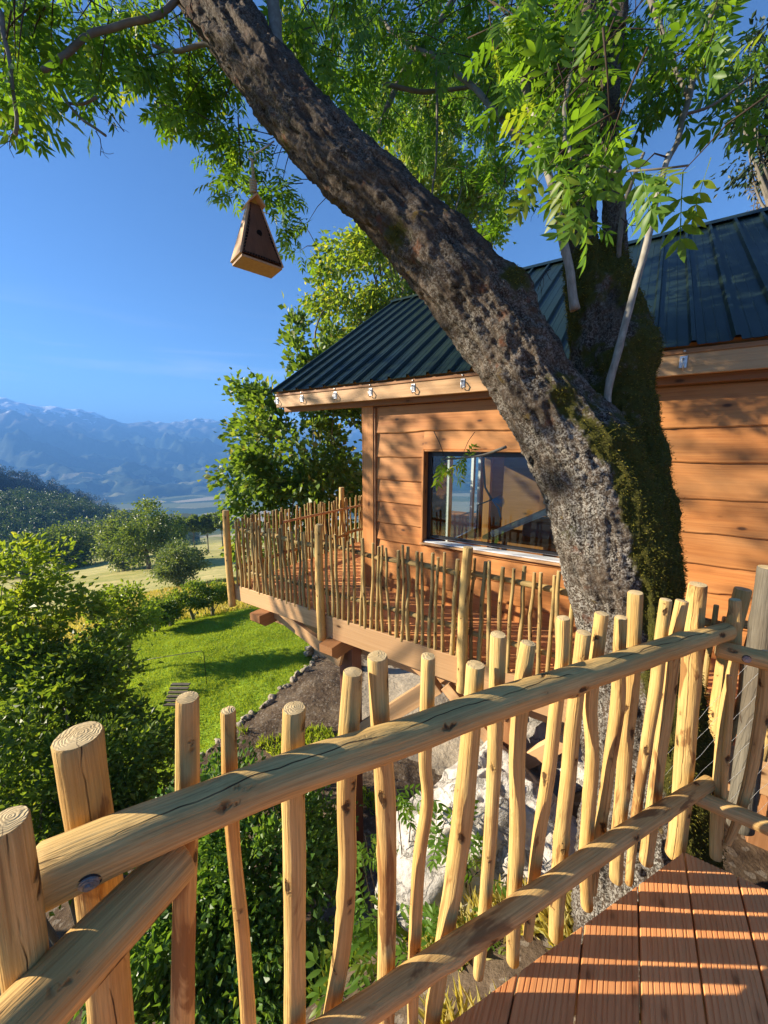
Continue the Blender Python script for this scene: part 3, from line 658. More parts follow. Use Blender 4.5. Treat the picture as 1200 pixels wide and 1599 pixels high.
for s_ in (4.42, 3.92, 3.32, 2.76, 2.17, 1.58, .98, .37, -.24, -.83):
    M4 = HM.copy(); M4.translation = hp(s_, 3.891, 2.148); put('gutter_hook', hk, cab, M4)
    M4 = HM.copy(); M4.translation = hp(s_, 3.878, 2.226); put('screw', scm, cab, M4)
# cabin deck: boards, rims, beams, posts
for k in range(7):
    n0 = 3.155 + k * .141; hbox('deck_board', S_R, 4.60, n0, n0 + .134, DZ - .03, DZ, 'deck')
for k in range(46):
    n0 = 4.142 + k * .141; hbox('deck_board', 3.05, 4.60, n0, n0 + .134, DZ - .03, DZ, 'deck')
rimb = hbox('rim_board', 2.93, 4.61, 3.10, 3.15, DZ - .225, DZ - .005, 'beam'); hbox('rim_board', .98, 2.925, 3.095, 3.15, DZ - .285, DZ - .012, 'beam')
hbox('rim_board', S_R, .975, 3.097, 3.15, DZ - .285, DZ - .012, 'beam'); hbox('rim_board', 4.565, 4.615, 3.151, 10.6, DZ - .225, DZ - .032, 'beam')
for k, n_ in enumerate((3.5, 4.2, 6.2, 8.2)): hbox('joist', S_R, 4.55, n_, n_ + .07, DZ - .22, DZ - .032, 'beam')
def cross_beam(s0, w_, ztop, zbot, n0, n1):
    g = Geo(); pr = [(n0, ztop), (n0, ztop - (ztop - zbot) * .55), (n0 + .09, zbot), (n1, zbot), (n1, ztop)]
    V = [(-s0, a, b_) for a, b_ in pr] + [(-s0 - w_, a, b_) for a, b_ in pr]; k = 5
    g.add(V, [tuple(range(k)), tuple(range(2 * k - 1, k - 1, -1))] + [(i, i + k, (i + 1) % k + k, (i + 1) % k) for i in range(k)], 0, False, np.array(V)[:, [0, 2, 1]])
    return put('beam', g.mesh('beam', [M['brown_beam']]), cab, HM)
cross_beam(2.63, .19, DZ - .287, DZ - .46, 2.93, 9); cross_beam(3.86, .19, DZ - .227, DZ - .40, 2.93, 9); cross_beam(.72, .19, DZ - .287, DZ - .46, 2.98, 9); cross_beam(-1.1, .19, DZ - .287, DZ - .46, 2.98, 9)
hbox('long_beam', -1.3, 4.3, 3.52, 3.66, DZ - .66, DZ - .47, 'beam')
hbox('post', 2.64, 2.84, 3.30, 3.49, -5.5, DZ - .465, 'red_beam'); hbox('post', .73, .89, 3.30, 3.45, -2.5, DZ - .465, 'brown_beam'); hbox('post', 1.22, 1.34, 3.72, 3.84, -3.6, DZ - .662, 'brown_beam'); hbox('post', -1.08, -.92, 3.3, 3.46, -3.4, DZ - .465, 'brown_beam')
for n_ in (6.2, 8.8):
    for s_ in (-1.1,): hbox('post', s_, s_ + .2, n_, n_ + .2, -5.6, DZ - .465, 'red_beam')
def brace(a, b_, w_=.07, h=.14, mat='beam'):
    a, b_ = np.array(a), np.array(b_); d = b_ - a; L = np.linalg.norm(d); d = d / L; sd = np.cross(d, NN); sd /= np.linalg.norm(sd)
    Mx = Matrix([[d[i], NN[i], np.cross(d, NN)[i], a[i]] for i in range(3)] + [[0, 0, 0, 1]])
    g = Geo(); g.box(0, L, -w_ / 2, w_ / 2, -h / 2, h / 2); return put('brace', g.mesh('brace', [M[mat]]), cab, Mx)
brace(hp(2.66, 3.40, -2.15), hp(1.55, 3.40, -1.02), .09, .19); brace(hp(2.72, 3.2, DZ - .60), hp(3.9, 3.2, DZ - .25), .06, .16)
brace(hp(.85, 3.40, -1.5), hp(1.45, 3.40, -1.0), .08, .13); brace(hp(.75, 3.4, -1.65), hp(.2, 3.4, -1.0), .08, .13)

# things seen through the window
cw = thing('cable_bundle', 'black cable with splayed blue wire ends hanging behind the cabin window', 'cable', tuple(hp(1.62, 5.0, .75)))
g = Geo(); g.tube([hp(1.66, 5.0, 1.78), hp(1.70, 5.0, 1.3), hp(1.66, 5.0, .95), hp(1.56, 5.0, .79)], .014); g.tube([hp(1.56, 5, .79), hp(1.75, 5.0, .70), hp(1.77, 5.05, .3)], .010); put('cable', g.mesh('cable', [M['black']]), cw)
g = Geo(); c0 = hp(1.56, 5.0, .79)
for k in range(9):
    a = -.55 + k * .17; g.tube([c0, c0 - U * .06 * math.cos(a) + ZZ * .06 * math.sin(a) * .7 - ZZ * .01, c0 - U * .17 * math.cos(a) + ZZ * (.12 * math.sin(a) - .02)], .006, 5)
for k in range(3): g.tube([c0, c0 - U * (.08 + .01 * k) - ZZ * .10, c0 - U * (.12 + .012 * k) - ZZ * (.22 + .02 * k)], .007, 5)
put('wire', g.mesh('wire', [M['blue']]), cw)
tb = thing('workbench', 'low trestle bench with a leaning pale plank, inside the cabin window', 'workbench', tuple(hp(1.0, 4.75, DZ)))
g = Geo(); g.box(-1.5, -.45, 4.5, 5.1, .36, .40); put('tabletop', g.mesh('tabletop', [M['brown_beam']]), tb, HM)
for s_ in (1.4, .55):
    for n_ in (4.55, 5.0): hbox('leg', s_ - .06, s_, n_, n_ + .06, DZ + .011, .359, 'beam', tb)
pl = thing('white_plank', 'long pale plank leaning on the dark crate behind the cabin window', 'plank', tuple(hp(1.3, 4.6, .42)))
a, b_ = hp(1.42, 4.60, .42), hp(.62, 4.75, .86); d = b_ - a; L = np.linalg.norm(d); d /= L; e2 = np.cross(d, NN); e2 /= np.linalg.norm(e2); n2 = np.cross(e2, d)
Mx = Matrix([[d[i], n2[i], e2[i], a[i]] for i in range(3)] + [[0, 0, 0, 1]]); g = Geo(); g.box(0, L, -.07, .07, -.025, .025); g.box(0, L, -.07, .07, -.045, -.028); put('plank', g.mesh('plank', [M['white_frame']]), pl, Mx)
cr_ = thing('tool_crate', 'dark grey tool crate under the pale plank behind the window', 'crate', tuple(hp(.85, 4.8, .40)))
g = Geo(); g.box(-1.08, -.55, 4.72, 5.02, .402, .60, 0, None, .02); g.box(-1.02, -.61, 4.76, 4.98, .601, .63, 0, None, .01); put('body', g.mesh('body', [M['grey_paint']]), cr_, HM)
g = Geo(); g.tube([hp(.95, 4.87, .625), hp(.93, 4.87, .665), hp(.70, 4.87, .665), hp(.68, 4.87, .625)], .01, 8); put('handle', g.mesh('handle', [M['black']]), cr_)

# ------------------------------------------------------------------ round poles
def pole_mesh(pts, rad, name, mat, seg=16, step=.03, flat=0.0, seed=0, knots=4, capr=.06, taper_end=False, base=(0, 0, 0)):
    g = np.random.default_rng(seed + 100)
    P, r = smooth_path(pts, rad, step); r = r[:, 0]; n = len(P); T, A, B = frames(P)
    L = np.concatenate(([0], np.cumsum(np.linalg.norm(np.diff(P, axis=0), axis=1)))); a = np.arange(seg) * 2 * math.pi / seg
    rr = r[:, None] * np.ones(seg)[None]
    Q = np.stack((np.cos(a)[None] * np.ones(n)[:, None] * .7 + seed * 3.3, np.sin(a)[None] * np.ones(n)[:, None] * .7, L[:, None] * 3.2 * np.ones(seg)[None]), -1).reshape(-1, 3)
    rr = rr * (1 + .06 * fbm(Q, 3).reshape(n, seg) + .03 * vnoise(Q * np.array((3, 3, 4.))).reshape(n, seg))
    for _ in range(knots):
        k0, a0 = g.uniform(.05, .95) * L[-1], g.uniform(0, 6.28); da = np.angle(np.exp(1j * (a - a0)))
        rr = rr + (r.mean() * g.uniform(.08, .22)) * np.exp(-((L[:, None] - k0) / (r.mean() * .9)) ** 2 - (da[None] / .5) ** 2)
    if flat: rr = np.minimum(rr, r[:, None] * (1 - flat) / np.maximum(np.abs(np.cos(a - g.uniform(0, 6.28)))[None], .2))
    ring = np.cos(a)[None, :, None] * A[:, None] + np.sin(a)[None, :, None] * B[:, None]
    V = P[:, None] + ring * rr[:, :, None]; ca, sa = np.cos(a)[None] * rr, np.sin(a)[None] * rr
    G = np.stack((ca, sa, L[:, None] * np.ones(seg)[None]), -1)
    V = V.reshape(-1, 3); G = G.reshape(-1, 3)
    i = np.arange(n - 1)[:, None] * seg; j = np.arange(seg)[None]; k = (j + 1) % seg
    Fq = np.stack((i + j, i + k, i + seg + k, i + seg + j), -1).reshape(-1, 4)
    Vs, Gs, FF, FC = [V], [G], [Fq], []; nv = len(V)
    for end, sgn in ((0, -1), (n - 1, 1)):
        tilt = g.normal() * .12
        for f, o, fl in ((.93, .004, 0), (.93, .004, 1), (.45, .005, 1), (.0, .006, 1)):
            off = (o + tilt * 0) * sgn
            ringv = P[end] + ring[end] * (rr[end] * f)[:, None] + T[end] * off
            Vs.append(ringv); Gs.append(np.stack((np.cos(a) * rr[end] * f, np.sin(a) * rr[end] * f, np.full(seg, L[end])), -1))
        b0 = end * seg; o0 = nv; jj = np.arange(seg); kk = (jj + 1) % seg
        def q(x, y): return np.stack((x + jj, x + kk, y + kk, y + jj) if sgn > 0 else (x + kk, x + jj, y + jj, y + kk), -1)
        FF.append(q(b0, o0)); FC += [q(o0 + seg, o0 + 2 * seg), q(o0 + 2 * seg, o0 + 3 * seg)]; nv += 4 * seg
    return mesh(name, np.concatenate(Vs) - np.asarray(base), [(np.concatenate(FF), 0, True), (np.concatenate(FC), 1, False)], [M[mat], M['end']], attrs={'gr': np.concatenate(Gs)})

# ------------------------------------------------------------------ near deck
B2 = np.array((.540, .8416)); W2 = np.array((.8416, -.540)); O2 = np.array((-.409, .9125)); D2 = np.array((.9125, .409))
dk = thing('viewing_deck', 'reddish grooved larch deck with a diagonal edge, bottom right under the pole railing', 'deck', (.5, 0, 0))
L2 = np.array((-.888, .459))   # normal of the left edge
def deck_board(w0, W_):
    prof = [(0, -.028), (0, -.004), (.003, 0)]; ng = 9; g9 = np.random.default_rng(int(w0 * 1000) + 5000)
    for k in range(ng):
        c = .010 + (W_ - .020) * (k + .5 + g9.uniform(-.22, .22)) / ng; h_ = g9.uniform(.0011, .0019); prof += [(c - h_ - .0007, 0), (c - h_, -.0016), (c + h_, -.0016), (c + h_ + .0007, 0)]
    prof += [(W_ - .003, 0), (W_, -.004), (W_, -.028)]
    lo, hi = [], []
    for w_, z in prof:
        h = [1.598]; l = [-1.4]; p0 = W2 * (w0 + w_)
        k = B2 @ O2; h.append((.614 - p0 @ O2) / k); k2 = B2 @ L2; v = (.60 - p0 @ L2) / k2      # left edge
        (h if k2 > 0 else l).append(v); lo.append(max(l)); hi.append(min(h))
    lo, hi = np.array(lo), np.array(hi)
    if (hi - lo).max() < .1: return
    lo = np.minimum(lo, hi - .002); n = len(prof); V = []; G = []
    for f in (0, .5, 1):
        for (w_, z), a, b_ in zip(prof, lo, hi):
            t = a + (b_ - a) * f; p = W2 * (w0 + w_) + B2 * t; V.append((p[0], p[1], z)); G.append((w_, z, t))
    Fs = []
    for r in (0, 1):
        for j in range(n): k = (j + 1) % n; Fs.append((r * n + j, (r + 1) * n + j, (r + 1) * n + k, r * n + k)[::-1])
    g = Geo(); g.add(V, Fs + [tuple(range(n)), tuple(range(3 * n - 1, 2 * n - 1, -1))], 0, False, G)
    put('deck_board', g.mesh('deck_board', [M['deck']]), dk)
for k in range(-9, 14): deck_board(.0175 + .1475 * k + .0025, .1425)
def dbox(name, c, d, L, w_, z0, z1, mat, parent=dk):
    d = np.array((d[0], d[1], 0)); d /= np.linalg.norm(d); e = np.array((-d[1], d[0], 0))
    Mx = Matrix([[d[i], e[i], ZZ[i], (c[0], c[1], 0)[i]] for i in range(3)] + [[0, 0, 0, 1]]); g = Geo(); g.box(0, L, -w_ / 2, w_ / 2, z0, z1); return put(name, g.mesh(name, [M[mat]]), parent, Mx)
dbox('rim_joist', O2 * .575 + D2 * -.50, D2, 1.9, .045, -.20, -.030, 'beam'); dbox('joist', O2 * .1 + D2 * -.6, D2, 2.2, .06, -.2, -.03, 'beam'); dbox('joist', O2 * -.4 + D2 * -.6, D2, 2.4, .06, -.2, -.03, 'beam')
dbox('rim_joist', B2 * 1.57 + W2 * .42, W2, 1.6, .045, -.20, -.03, 'beam')
for p in ((-.25, .25), (.75, .75), (.5, -.9)): 
    zz = float(ground_z(np.array([p[0]]), np.array([p[1]]))[0]); g = Geo(); g.box(p[0] - .06, p[0] + .06, p[1] - .06, p[1] + .06, zz - .3, -.201); put('post', g.mesh('post', [M['beam']]), dk)

# ------------------------------------------------------------------ near pole railing (measured pole by pole)
rl = thing('pole_railing', 'nearest railing of thick peeled chestnut poles running diagonally across the foreground', 'railing', (.3, .79, 0))
def on_rail(px, py, off=.668): return at_plane(px, py, O2[0], O2[1], off)
def off_axis(pts, i):
    """a pole away from the picture's middle looks wider than it is"""
    a, b_ = pts[max(0, i - 1)], pts[min(len(pts) - 1, i + 1)]; d = np.array((b_[0] - a[0], b_[1] - a[1]), float); d /= np.linalg.norm(d)
    q = ((pts[i][0] - 600) * -d[1] + (pts[i][1] - 799.5) * d[0]) / F; return 1 / math.sqrt(1 + q * q)
def px_pole(pts, off, name, mat, parent, seed, seg=18, plane=None, step=.025, **k):
    P, Rr = [], []
    for i_, (x, y, w_) in enumerate(pts):
        p, t = at_plane(x, y, *plane) if plane else on_rail(x, y, off); P.append(p); Rr.append(w_ * t / F / 2 * off_axis(pts, i_))
    me = pole_mesh(P, Rr, name, mat, seg, step, seed=seed, base=P[0], **k)
    return put(name, me, parent, Matrix.Translation(Vector(P[0])))
PICK = [
 [(293, 1092, 38), (293, 1180, 39), (293, 1260, 40), (290, 1360, 38), (287, 1480, 37), (285, 1599, 38), (284, 1680, 38)],
 [(357, 1112, 24), (360, 1230, 26), (366, 1330, 22), (380, 1470, 24), (389, 1599, 24), (393, 1680, 22)],
 [(459, 1108, 36), (457, 1215, 37), (460, 1330, 36), (461, 1470, 36), (461, 1599, 35), (462, 1680, 33)],
 [(551, 1052, 30), (544, 1160, 32), (541, 1260, 30), (543, 1350, 28), (538, 1450, 28), (527, 1530, 27), (514, 1600, 24)],
 [(590, 1027, 33), (595, 1140, 30), (602, 1240, 32), (605, 1350, 30), (604, 1480, 28), (602, 1599, 28), (601, 1650, 27)],
 [(669, 1027, 24), (667, 1110, 25), (664, 1190, 22), (668, 1250, 21), (655, 1340, 22), (649, 1450, 22), (645, 1560, 20), (645, 1630, 16)],
 [(743, 1040, 29), (738, 1110, 30), (731, 1190, 30), (722, 1280, 33), (709, 1380, 30), (697, 1450, 28), (683, 1540, 27), (672, 1620, 24)],
 [(778, 993, 26), (776, 1070, 26), (773, 1180, 24), (768, 1270, 22), (761, 1370, 21), (754, 1460, 20), (747, 1522, 17)],
 [(825, 1006, 26), (816, 1070, 28), (808, 1180, 26), (808, 1300, 25), (803, 1400, 24), (801, 1499, 21)],
 [(880, 967, 22), (878, 1030, 22), (868, 1110, 24), (858, 1200, 23), (844, 1290, 22), (833, 1380, 20), (825, 1462, 16)],
 [(912, 990, 25), (905, 1050, 25), (895, 1130, 26), (888, 1210, 26), (878, 1300, 26), (872, 1380, 25), (868, 1462, 24)],
 [(940, 960, 24), (931, 1030, 24), (922, 1100, 24), (925, 1180, 22), (919, 1270, 22), (914, 1350, 22), (917, 1414, 20)],
 [(970, 966, 21), (967, 1030, 22), (965, 1100, 25), (953, 1185, 22), (943, 1260, 20), (931, 1330, 18), (925, 1392, 15)],
 [(993, 927, 25), (990, 990, 25), (986, 1080, 26), (978, 1150, 25), (973, 1230, 24), (965, 1310, 23), (962, 1372, 22)],
 [(1040, 938, 20), (1033, 990, 21), (1025, 1070, 22), (1012, 1150, 20), (998, 1240, 18), (989, 1310, 16), (982, 1378, 13)],
 [(1066, 940, 23), (1054, 1000, 24), (1045, 1080, 24), (1032, 1170, 24), (1020, 1260, 24), (1009, 1345, 23)],
]
for k, p in enumerate(PICK):
    px_pole(p, .668 if k % 3 else .662, 'picket', 'pole', rl, 10 + k, flat=.10 if k % 4 == 1 else 0)
px_pole([(122, 1152, 88), (135, 1240, 82), (150, 1350, 80), (164, 1470, 76), (176, 1599, 74), (186, 1700, 72)], .672, 'post', 'pole', rl, 61, seg=28, capr=.1)
px_pole([(1090, 914, 34), (1082, 985, 36), (1079, 1060, 35), (1070, 1180, 34), (1061, 1280, 33), (1054, 1334, 33)], .668, 'post', 'pole', rl, 62, seg=24)
px_pole([(8, 1288, 88), (24, 1390, 88), (40, 1500, 84), (52, 1600, 82), (62, 1700, 80)], None, 'post', 'pole', rl, 63, seg=28, plane=(O2[0], O2[1], .528))
tr = px_pole([(66, 1368, 106), (180, 1318, 92), (320, 1262, 80), (470, 1204, 70), (620, 1154, 63), (760, 1104, 55), (880, 1066, 49), (1000, 1026, 42), (1080, 1002, 35), (1136, 986, 29)], .598, 'rail', 'rail', rl, 71, seg=32, step=.02, knots=9)
px_pole([(420, 1680, 74), (560, 1585, 60), (700, 1490, 52), (830, 1404, 46), (950, 1322, 41), (1040, 1264, 36), (1108, 1222, 29)], .598, 'rail', 'rail', rl, 72, seg=28, step=.02, knots=7)
def washer(pos, nrm, r, parent):
    nrm = np.array(nrm) / np.linalg.norm(nrm); g = Geo(); p = np.array(pos)
    g.tube([p - nrm * .006, p + nrm * .001], r, 24, 0, False); g.tube([p + nrm * .001, p + nrm * .0025], r * .8, 24, 0, False); g.tube([p + nrm * .0025, p + nrm * .006], r * .45, 6, 0, False)
    b0 = put('bolt', g.mesh('bolt', [M['steel']]), parent); g = Geo(); g.tube([p - nrm * .008, p - nrm * .002], r * 1.2, 24, 0, False); put('recess_shade_disc', g.mesh('recess_shade_disc', [M['dark_metal']]), b0)  # dark disc round the washer; recess shade is put into its colour
p_, t_ = on_rail(150, 1330, .598); nw = np.array((-O2[0], -O2[1], -.22)); nw /= np.linalg.norm(nw); washer(p_ + nw * .0405, nw, .0125, rl)
# side rail that meets the first post and runs back past the camera
a = at_z(222, 1402, .835); d_ = np.array((-.46, -.888, 0)); sr_pts = [a + d_ * q for q in (-.06, .0, .12, .25, .5, .9, 1.3)]
sr = thing('side_rail', 'short thick peeled rail passing under the top rail in the bottom left corner', 'rail', tuple(a))
me = pole_mesh(sr_pts, [.036, .038, .039, .040, .040, .04, .04], 'rail', 'rail', 28, .02, seed=75, knots=4, base=a); put('rail', me, sr, Matrix.Translation(Vector(a)))
p2 = a + d_ * 1.25; me = pole_mesh([(p2[0] - .06, p2[1], -.2), (p2[0] - .06, p2[1], .5), (p2[0] - .06, p2[1], .95)], [.048, .047, .045], 'post', 'pole', 20, .04, seed=76, base=p2); put('post', me, sr, Matrix.Translation(Vector(p2)))

# second run of near railing, going right from the corner post, square to the boards
rb = thing('pole_railing', 'short peeled pole railing at right edge, meeting the corner post at a right angle', 'railing', (1.35, 1.0, 0))
PB = (B2[0], B2[1], 1.600)
def line_pole(x0, z0, x1, z1, r0, r1, seed, mat, off, parent, n=5, name='rail'):
    pts = [np.append(B2 * off + W2 * (x0 + (x1 - x0) * k / n), z0 + (z1 - z0) * k / n) for k in range(n + 1)]
    me = pole_mesh(pts, np.linspace(r0, r1, n + 1), name, mat, 24, .02, seed=seed, knots=6, base=pts[0]); return put(name, me, parent, Matrix.Translation(Vector(pts[0])))
line_pole(.31, .835, 1.35, .80, .028, .036, 81, 'rail', 1.578, rb); line_pole(.315, .262, 1.35, .225, .026, .033, 82, 'rail', 1.578, rb)
washer(np.append(B2 * 1.548 + W2 * .375, .833), (-B2[0], -B2[1], 0), .0105, rb)
px_pole([(1148, 938, 21), (1147, 1000, 24), (1139, 1070, 23), (1128, 1170, 25), (1121, 1270, 23), (1118, 1338, 20)], None, 'picket', 'pole', rb, 83, plane=(B2[0], B2[1], 1.635))
px_pole([(1139, 1056, 9), (1140, 1110, 12), (1134, 1180, 13), (1131, 1245, 10)], None, 'picket', 'pole', rb, 84, plane=(B2[0], B2[1], 1.60), step=.02)
px_pole([(1198, 1020, 24), (1190, 1110, 24), (1172, 1210, 22), (1152, 1280, 18), (1137, 1316, 13)], None, 'picket', 'pole', rb, 85, plane=(B2[0], B2[1], 1.64))
for k, x_ in enumerate((.66, .80, .95, 1.1, 1.25)):
    q = B2 * 1.64 + W2 * x_; me = pole_mesh([(q[0], q[1], 1.0 - .03 * (k % 2)), (q[0] + .01, q[1], .5), (q[0] - .01 * k, q[1], -.08)], [.02, .021, .018], 'picket', 'pole', 16, .03, seed=90 + k, base=(q[0], q[1], 0)); put('picket', me, rb, Matrix.Translation(Vector((q[0], q[1], 0))))
# weathered post with wire netting
gp = thing('weathered_post', 'grey weathered leaning post wrapped in wire netting at the right edge', 'post', (1.72, 1.45, -.1))
px_pole([(1204, 888, 46), (1192, 980, 46), (1180, 1090, 46), (1166, 1200, 46), (1156, 1290, 46)], None, 'post', 'grey_shaded_pole', gp, 95, seg=24, plane=(B2[0], B2[1], 2.02))
g = Geo(); o_, _ = at_plane(1196, 1020, B2[0], B2[1], 1.955)
for k in range(13):
    for sg in (-1, 1):
        p0 = o_ + np.append(W2, 0) * (k * .045 - .02); p1 = p0 + np.append(W2, 0) * .30 * sg * 1.0 + ZZ * -.75
        pts = [p0 + (p1 - p0) * q / 10 + ZZ * -.0 + np.append(B2, 0) * .004 * (-1) ** q for q in range(11)]; g.tube(pts, .0006, 3)
put('wire_netting', g.mesh('wire_netting', [M['zinc']]), gp, kind='stuff')

# ------------------------------------------------------------------ railing round the cabin deck
cr1 = thing('stick_railing', 'long railing of thin stick pickets along the front of the cabin deck', 'railing', tuple(hp(2, 3.12, DZ)))
cr2 = thing('stick_railing', 'far railing of thin stick pickets along the terrace end beyond the cabin corner', 'railing', tuple(hp(4.6, 6, DZ)))
g_ = np.random.default_rng(5); stick = []
for k in range(10):
    z = np.linspace(0, 1.0, 6); x = np.cumsum(g_.normal(size=6) * .010); y = np.cumsum(g_.normal(size=6) * .006); x -= np.linspace(x[0], x[-1], 6) * .8
    stick.append(pole_mesh(np.stack((x, y, z), -1), np.linspace(.0205, .016, 6) * g_.uniform(.85, 1.15), 'picket', 'stick', 9, .07, seed=200 + k, knots=4))
def pickets(parent, f, s0, s1, skip, z0=DZ - .01, top=.98):
    s_ = s0
    while s_ < s1:
        if all(abs(s_ - q) > .06 for q in skip):
            h = top * g_.uniform(.96, 1.03); Mx = Matrix.Translation(Vector(f(s_) + ZZ * (z0 - g_.uniform(0, .03)))) @ Matrix.Rotation(g_.uniform(0, 6.28), 4, 'Z') @ Matrix.Rotation(g_.normal() * .028, 4, 'X') @ Matrix.Diagonal((1, 1, h, 1))
            put('picket', stick[int(g_.integers(10))], parent, Mx)
        s_ += .077 * g_.uniform(.8, 1.2)
POSTS = (4.62, 2.90, 1.15, -.62, -2.4)
pickets(cr1, lambda s_: hp(s_, 3.118, 0), -2.9, 4.58, POSTS); pickets(cr2, lambda n_: hp(4.59, n_, 0), 3.2, 10.5, (), top=.98)
for k, s_ in enumerate(POSTS):
    b0 = hp(s_, 3.062, 0); h = .63; me = pole_mesh([b0 + ZZ * (DZ - .31), b0 + ZZ * .1 + U * .012, b0 + ZZ * h + U * -.008], [.05, .047, .043], 'post', 'pole', 18, .06, seed=300 + k, base=b0); put('post', me, cr1, Matrix.Translation(Vector(b0)))
def rail_run(parent, p0, p1, r, seed):
    L = np.linalg.norm(p1 - p0); n = max(3, int(L / .35)); g = np.random.default_rng(seed); pts = [p0 + (p1 - p0) * k / n + np.array((0, 0, g.normal() * .008)) for k in range(n + 1)]
    me = pole_mesh(pts, r * g.uniform(.88, 1.12, n + 1), 'rail', 'stick', 14, .06, seed=seed, knots=12, base=p0); put('rail', me, parent, Matrix.Translation(Vector(p0)))
for a, b_ in ((4.6, 2.86), (2.94, 1.1), (1.2, -.66), (-.58, -2.45)):
    rail_run(cr1, hp(a, 3.155, DZ + .82), hp(b_, 3.155, DZ + .78), .027, int(a * 10) + 400); rail_run(cr1, hp(a, 3.155, DZ + .24), hp(b_, 3.155, DZ + .26), .026, int(a * 10) + 440)
for a, b_ in ((3.16, 5.6), (5.5, 8.0), (7.9, 10.5)):
    rail_run(cr2, hp(4.55, a, DZ + .27), hp(4.55, b_, DZ + .25), .027, int(a * 10) + 540)
for k, n_ in enumerate((5.55, 7.95, 10.5)):
    b0 = hp(4.63, n_, 0); me = pole_mesh([b0 + ZZ * (DZ - .25), b0 + ZZ * .1, b0 + ZZ * .72], [.056, .054, .05], 'post', 'pole', 14, .08, seed=330 + k, base=b0); put('post', me, cr2, Matrix.Translation(Vector(b0)))
hbox('handrail', 4.535, 4.58, 4.0, 10.4, DZ + .74, DZ + .775, 'beam', cr2)

# ------------------------------------------------------------------ the leaning ash tree
ash = thing('ash_tree', 'mossy ash with huge leaning trunk crossing the picture in front of the cabin', 'tree', (1.35, 2.0, -1.5))
def bark_tube(spec, seg, step, seed, moss_fn, amp=1.0, flare=0.0):
    P = [at_t(x, y, t) for x, y, w_, t in spec]; Rr = [w_ * t / F / 2 * off_axis(spec, i) for i, (x, y, w_, t) in enumerate(spec)]
    P, r = smooth_path(P, Rr, step); r = r[:, 0] * 1.0 - .012; n = len(P); T, A, B = frames(P); a = np.arange(seg) * 2 * math.pi / seg
    L = np.concatenate(([0], np.cumsum(np.linalg.norm(np.diff(P, axis=0), axis=1))))
    ring = np.cos(a)[None, :, None] * A[:, None] + np.sin(a)[None, :, None] * B[:, None]
    S = (P[:, None] + ring * r[:, None, None]).reshape(-1, 3); nrm = ring.reshape(-1, 3)
    G = np.stack((np.cos(a)[None] * r[:, None], np.sin(a)[None] * r[:, None], L[:, None] + 0 * a[None]), -1).reshape(-1, 3)
    Q = np.stack((G[:, 0], G[:, 1], G[:, 2] * .20), -1)
    rid = 1 - np.abs(fbm(Q * 14 + seed, 4)) * 1.6
    rr = np.repeat(r, seg)
    disp = rr * (.08 * fbm(S * 2.6 + seed, 3) + .03 * fbm(S * 6 + seed, 2)) + amp * (.024 * np.clip(rid, -.6, 1) + .008 * fbm(S * 40, 3))
    V = S + nrm * disp[:, None]
    for (bx, by, bt, br, bh) in BUMPS:
        d = np.linalg.norm(V - at_t(bx, by, bt), axis=1); V = V + nrm * (bh * np.exp(-(d / br) ** 2))[:, None]
    moss = np.clip(moss_fn(V, nrm) + .55 * fbm(S * 3.1 + 5, 5), 0, 1)
    i = np.arange(n - 1)[:, None] * seg; j = np.arange(seg)[None]; k = (j + 1) % seg
    Fq = np.stack((i + j, i + k, i + seg + k, i + seg + j), -1).reshape(-1, 4)
    return V, nrm, Fq, G, moss
BUMPS = [(800, 455, 2.02, .13, .06), (1000, 545, 2.15, .14, .06), (690, 430, 2.0, .10, .03), (760, 620, 2.0, .15, .03)]
def moss_trunk(V, nrm):
    rt = nrm @ np.array((.85, -.52, .1)); up = nrm[:, 2]; z = V[:, 2]
    low = sstep(.05, .5, rt) * (1 - sstep(1.5, 2.1, z)) * 1.0
    topm = np.maximum(sstep(.45, .9, up) * sstep(1.5, 2.0, z) * .75, np.exp(-(np.linalg.norm(V - at_t(792, 442, 2.0), axis=1) / .13) ** 2) * .9)
    return np.maximum(low, topm)
def moss_stem(V, nrm):
    z = V[:, 2]; lf = sstep(-.2, .8, nrm @ np.array((-.9, -.4, 0)))
    return np.clip((1.1 - .42 * lf) * (1 - sstep(2.5, 3.2, z)), 0, 1)
TRUNK = [(1010, 1560, 250, 2.05), (1006, 1420, 225, 2.05), (1003, 1270, 205, 2.05), (998, 1120, 190, 2.06), (982, 980, 172, 2.08), (964, 880, 178, 2.10), (940, 790, 182, 2.10), (905, 712, 160, 2.10), (850, 630, 128, 2.10), (802, 550, 124, 2.10), (741, 468, 134, 2.11), (672, 388, 120, 2.13), (602, 318, 110, 2.16), (532, 254, 107, 2.2), (472, 190, 101, 2.25), (426, 130, 97, 2.3), (386, 78, 95, 2.36), (342, 18, 92, 2.43), (300, -42, 88, 2.52), (240, -135, 76, 2.66), (170, -270, 60, 2.85), (110, -420, 42, 3.0)]
STEM = [(990, 960, 150, 2.25), (985, 860, 146, 2.24), (975, 760, 142, 2.24), (962, 670, 130, 2.26), (956, 590, 126, 2.28), (950, 520, 122, 2.30), (936, 450, 108, 2.33), (926, 400, 96, 2.36)]
STEM_A = [(934, 470, 60, 2.42), (912, 400, 62, 2.43), (902, 340, 58, 2.46), (900, 250, 54, 2.5), (908, 150, 52, 2.58), (918, 30, 50, 2.7), (925, -100, 46, 2.85), (930, -260, 40, 3.05), (925, -450, 30, 3.3)]
STEM_B = [(940, 470, 56, 2.27), (957, 410, 46, 2.27), (960, 360, 43, 2.28), (956, 290, 40, 2.3), (950, 210, 38, 2.34), (955, 110, 35, 2.42), (970, -20, 32, 2.52), (990, -180, 26, 2.7)]
tuft_pts, tuft_n = [], []
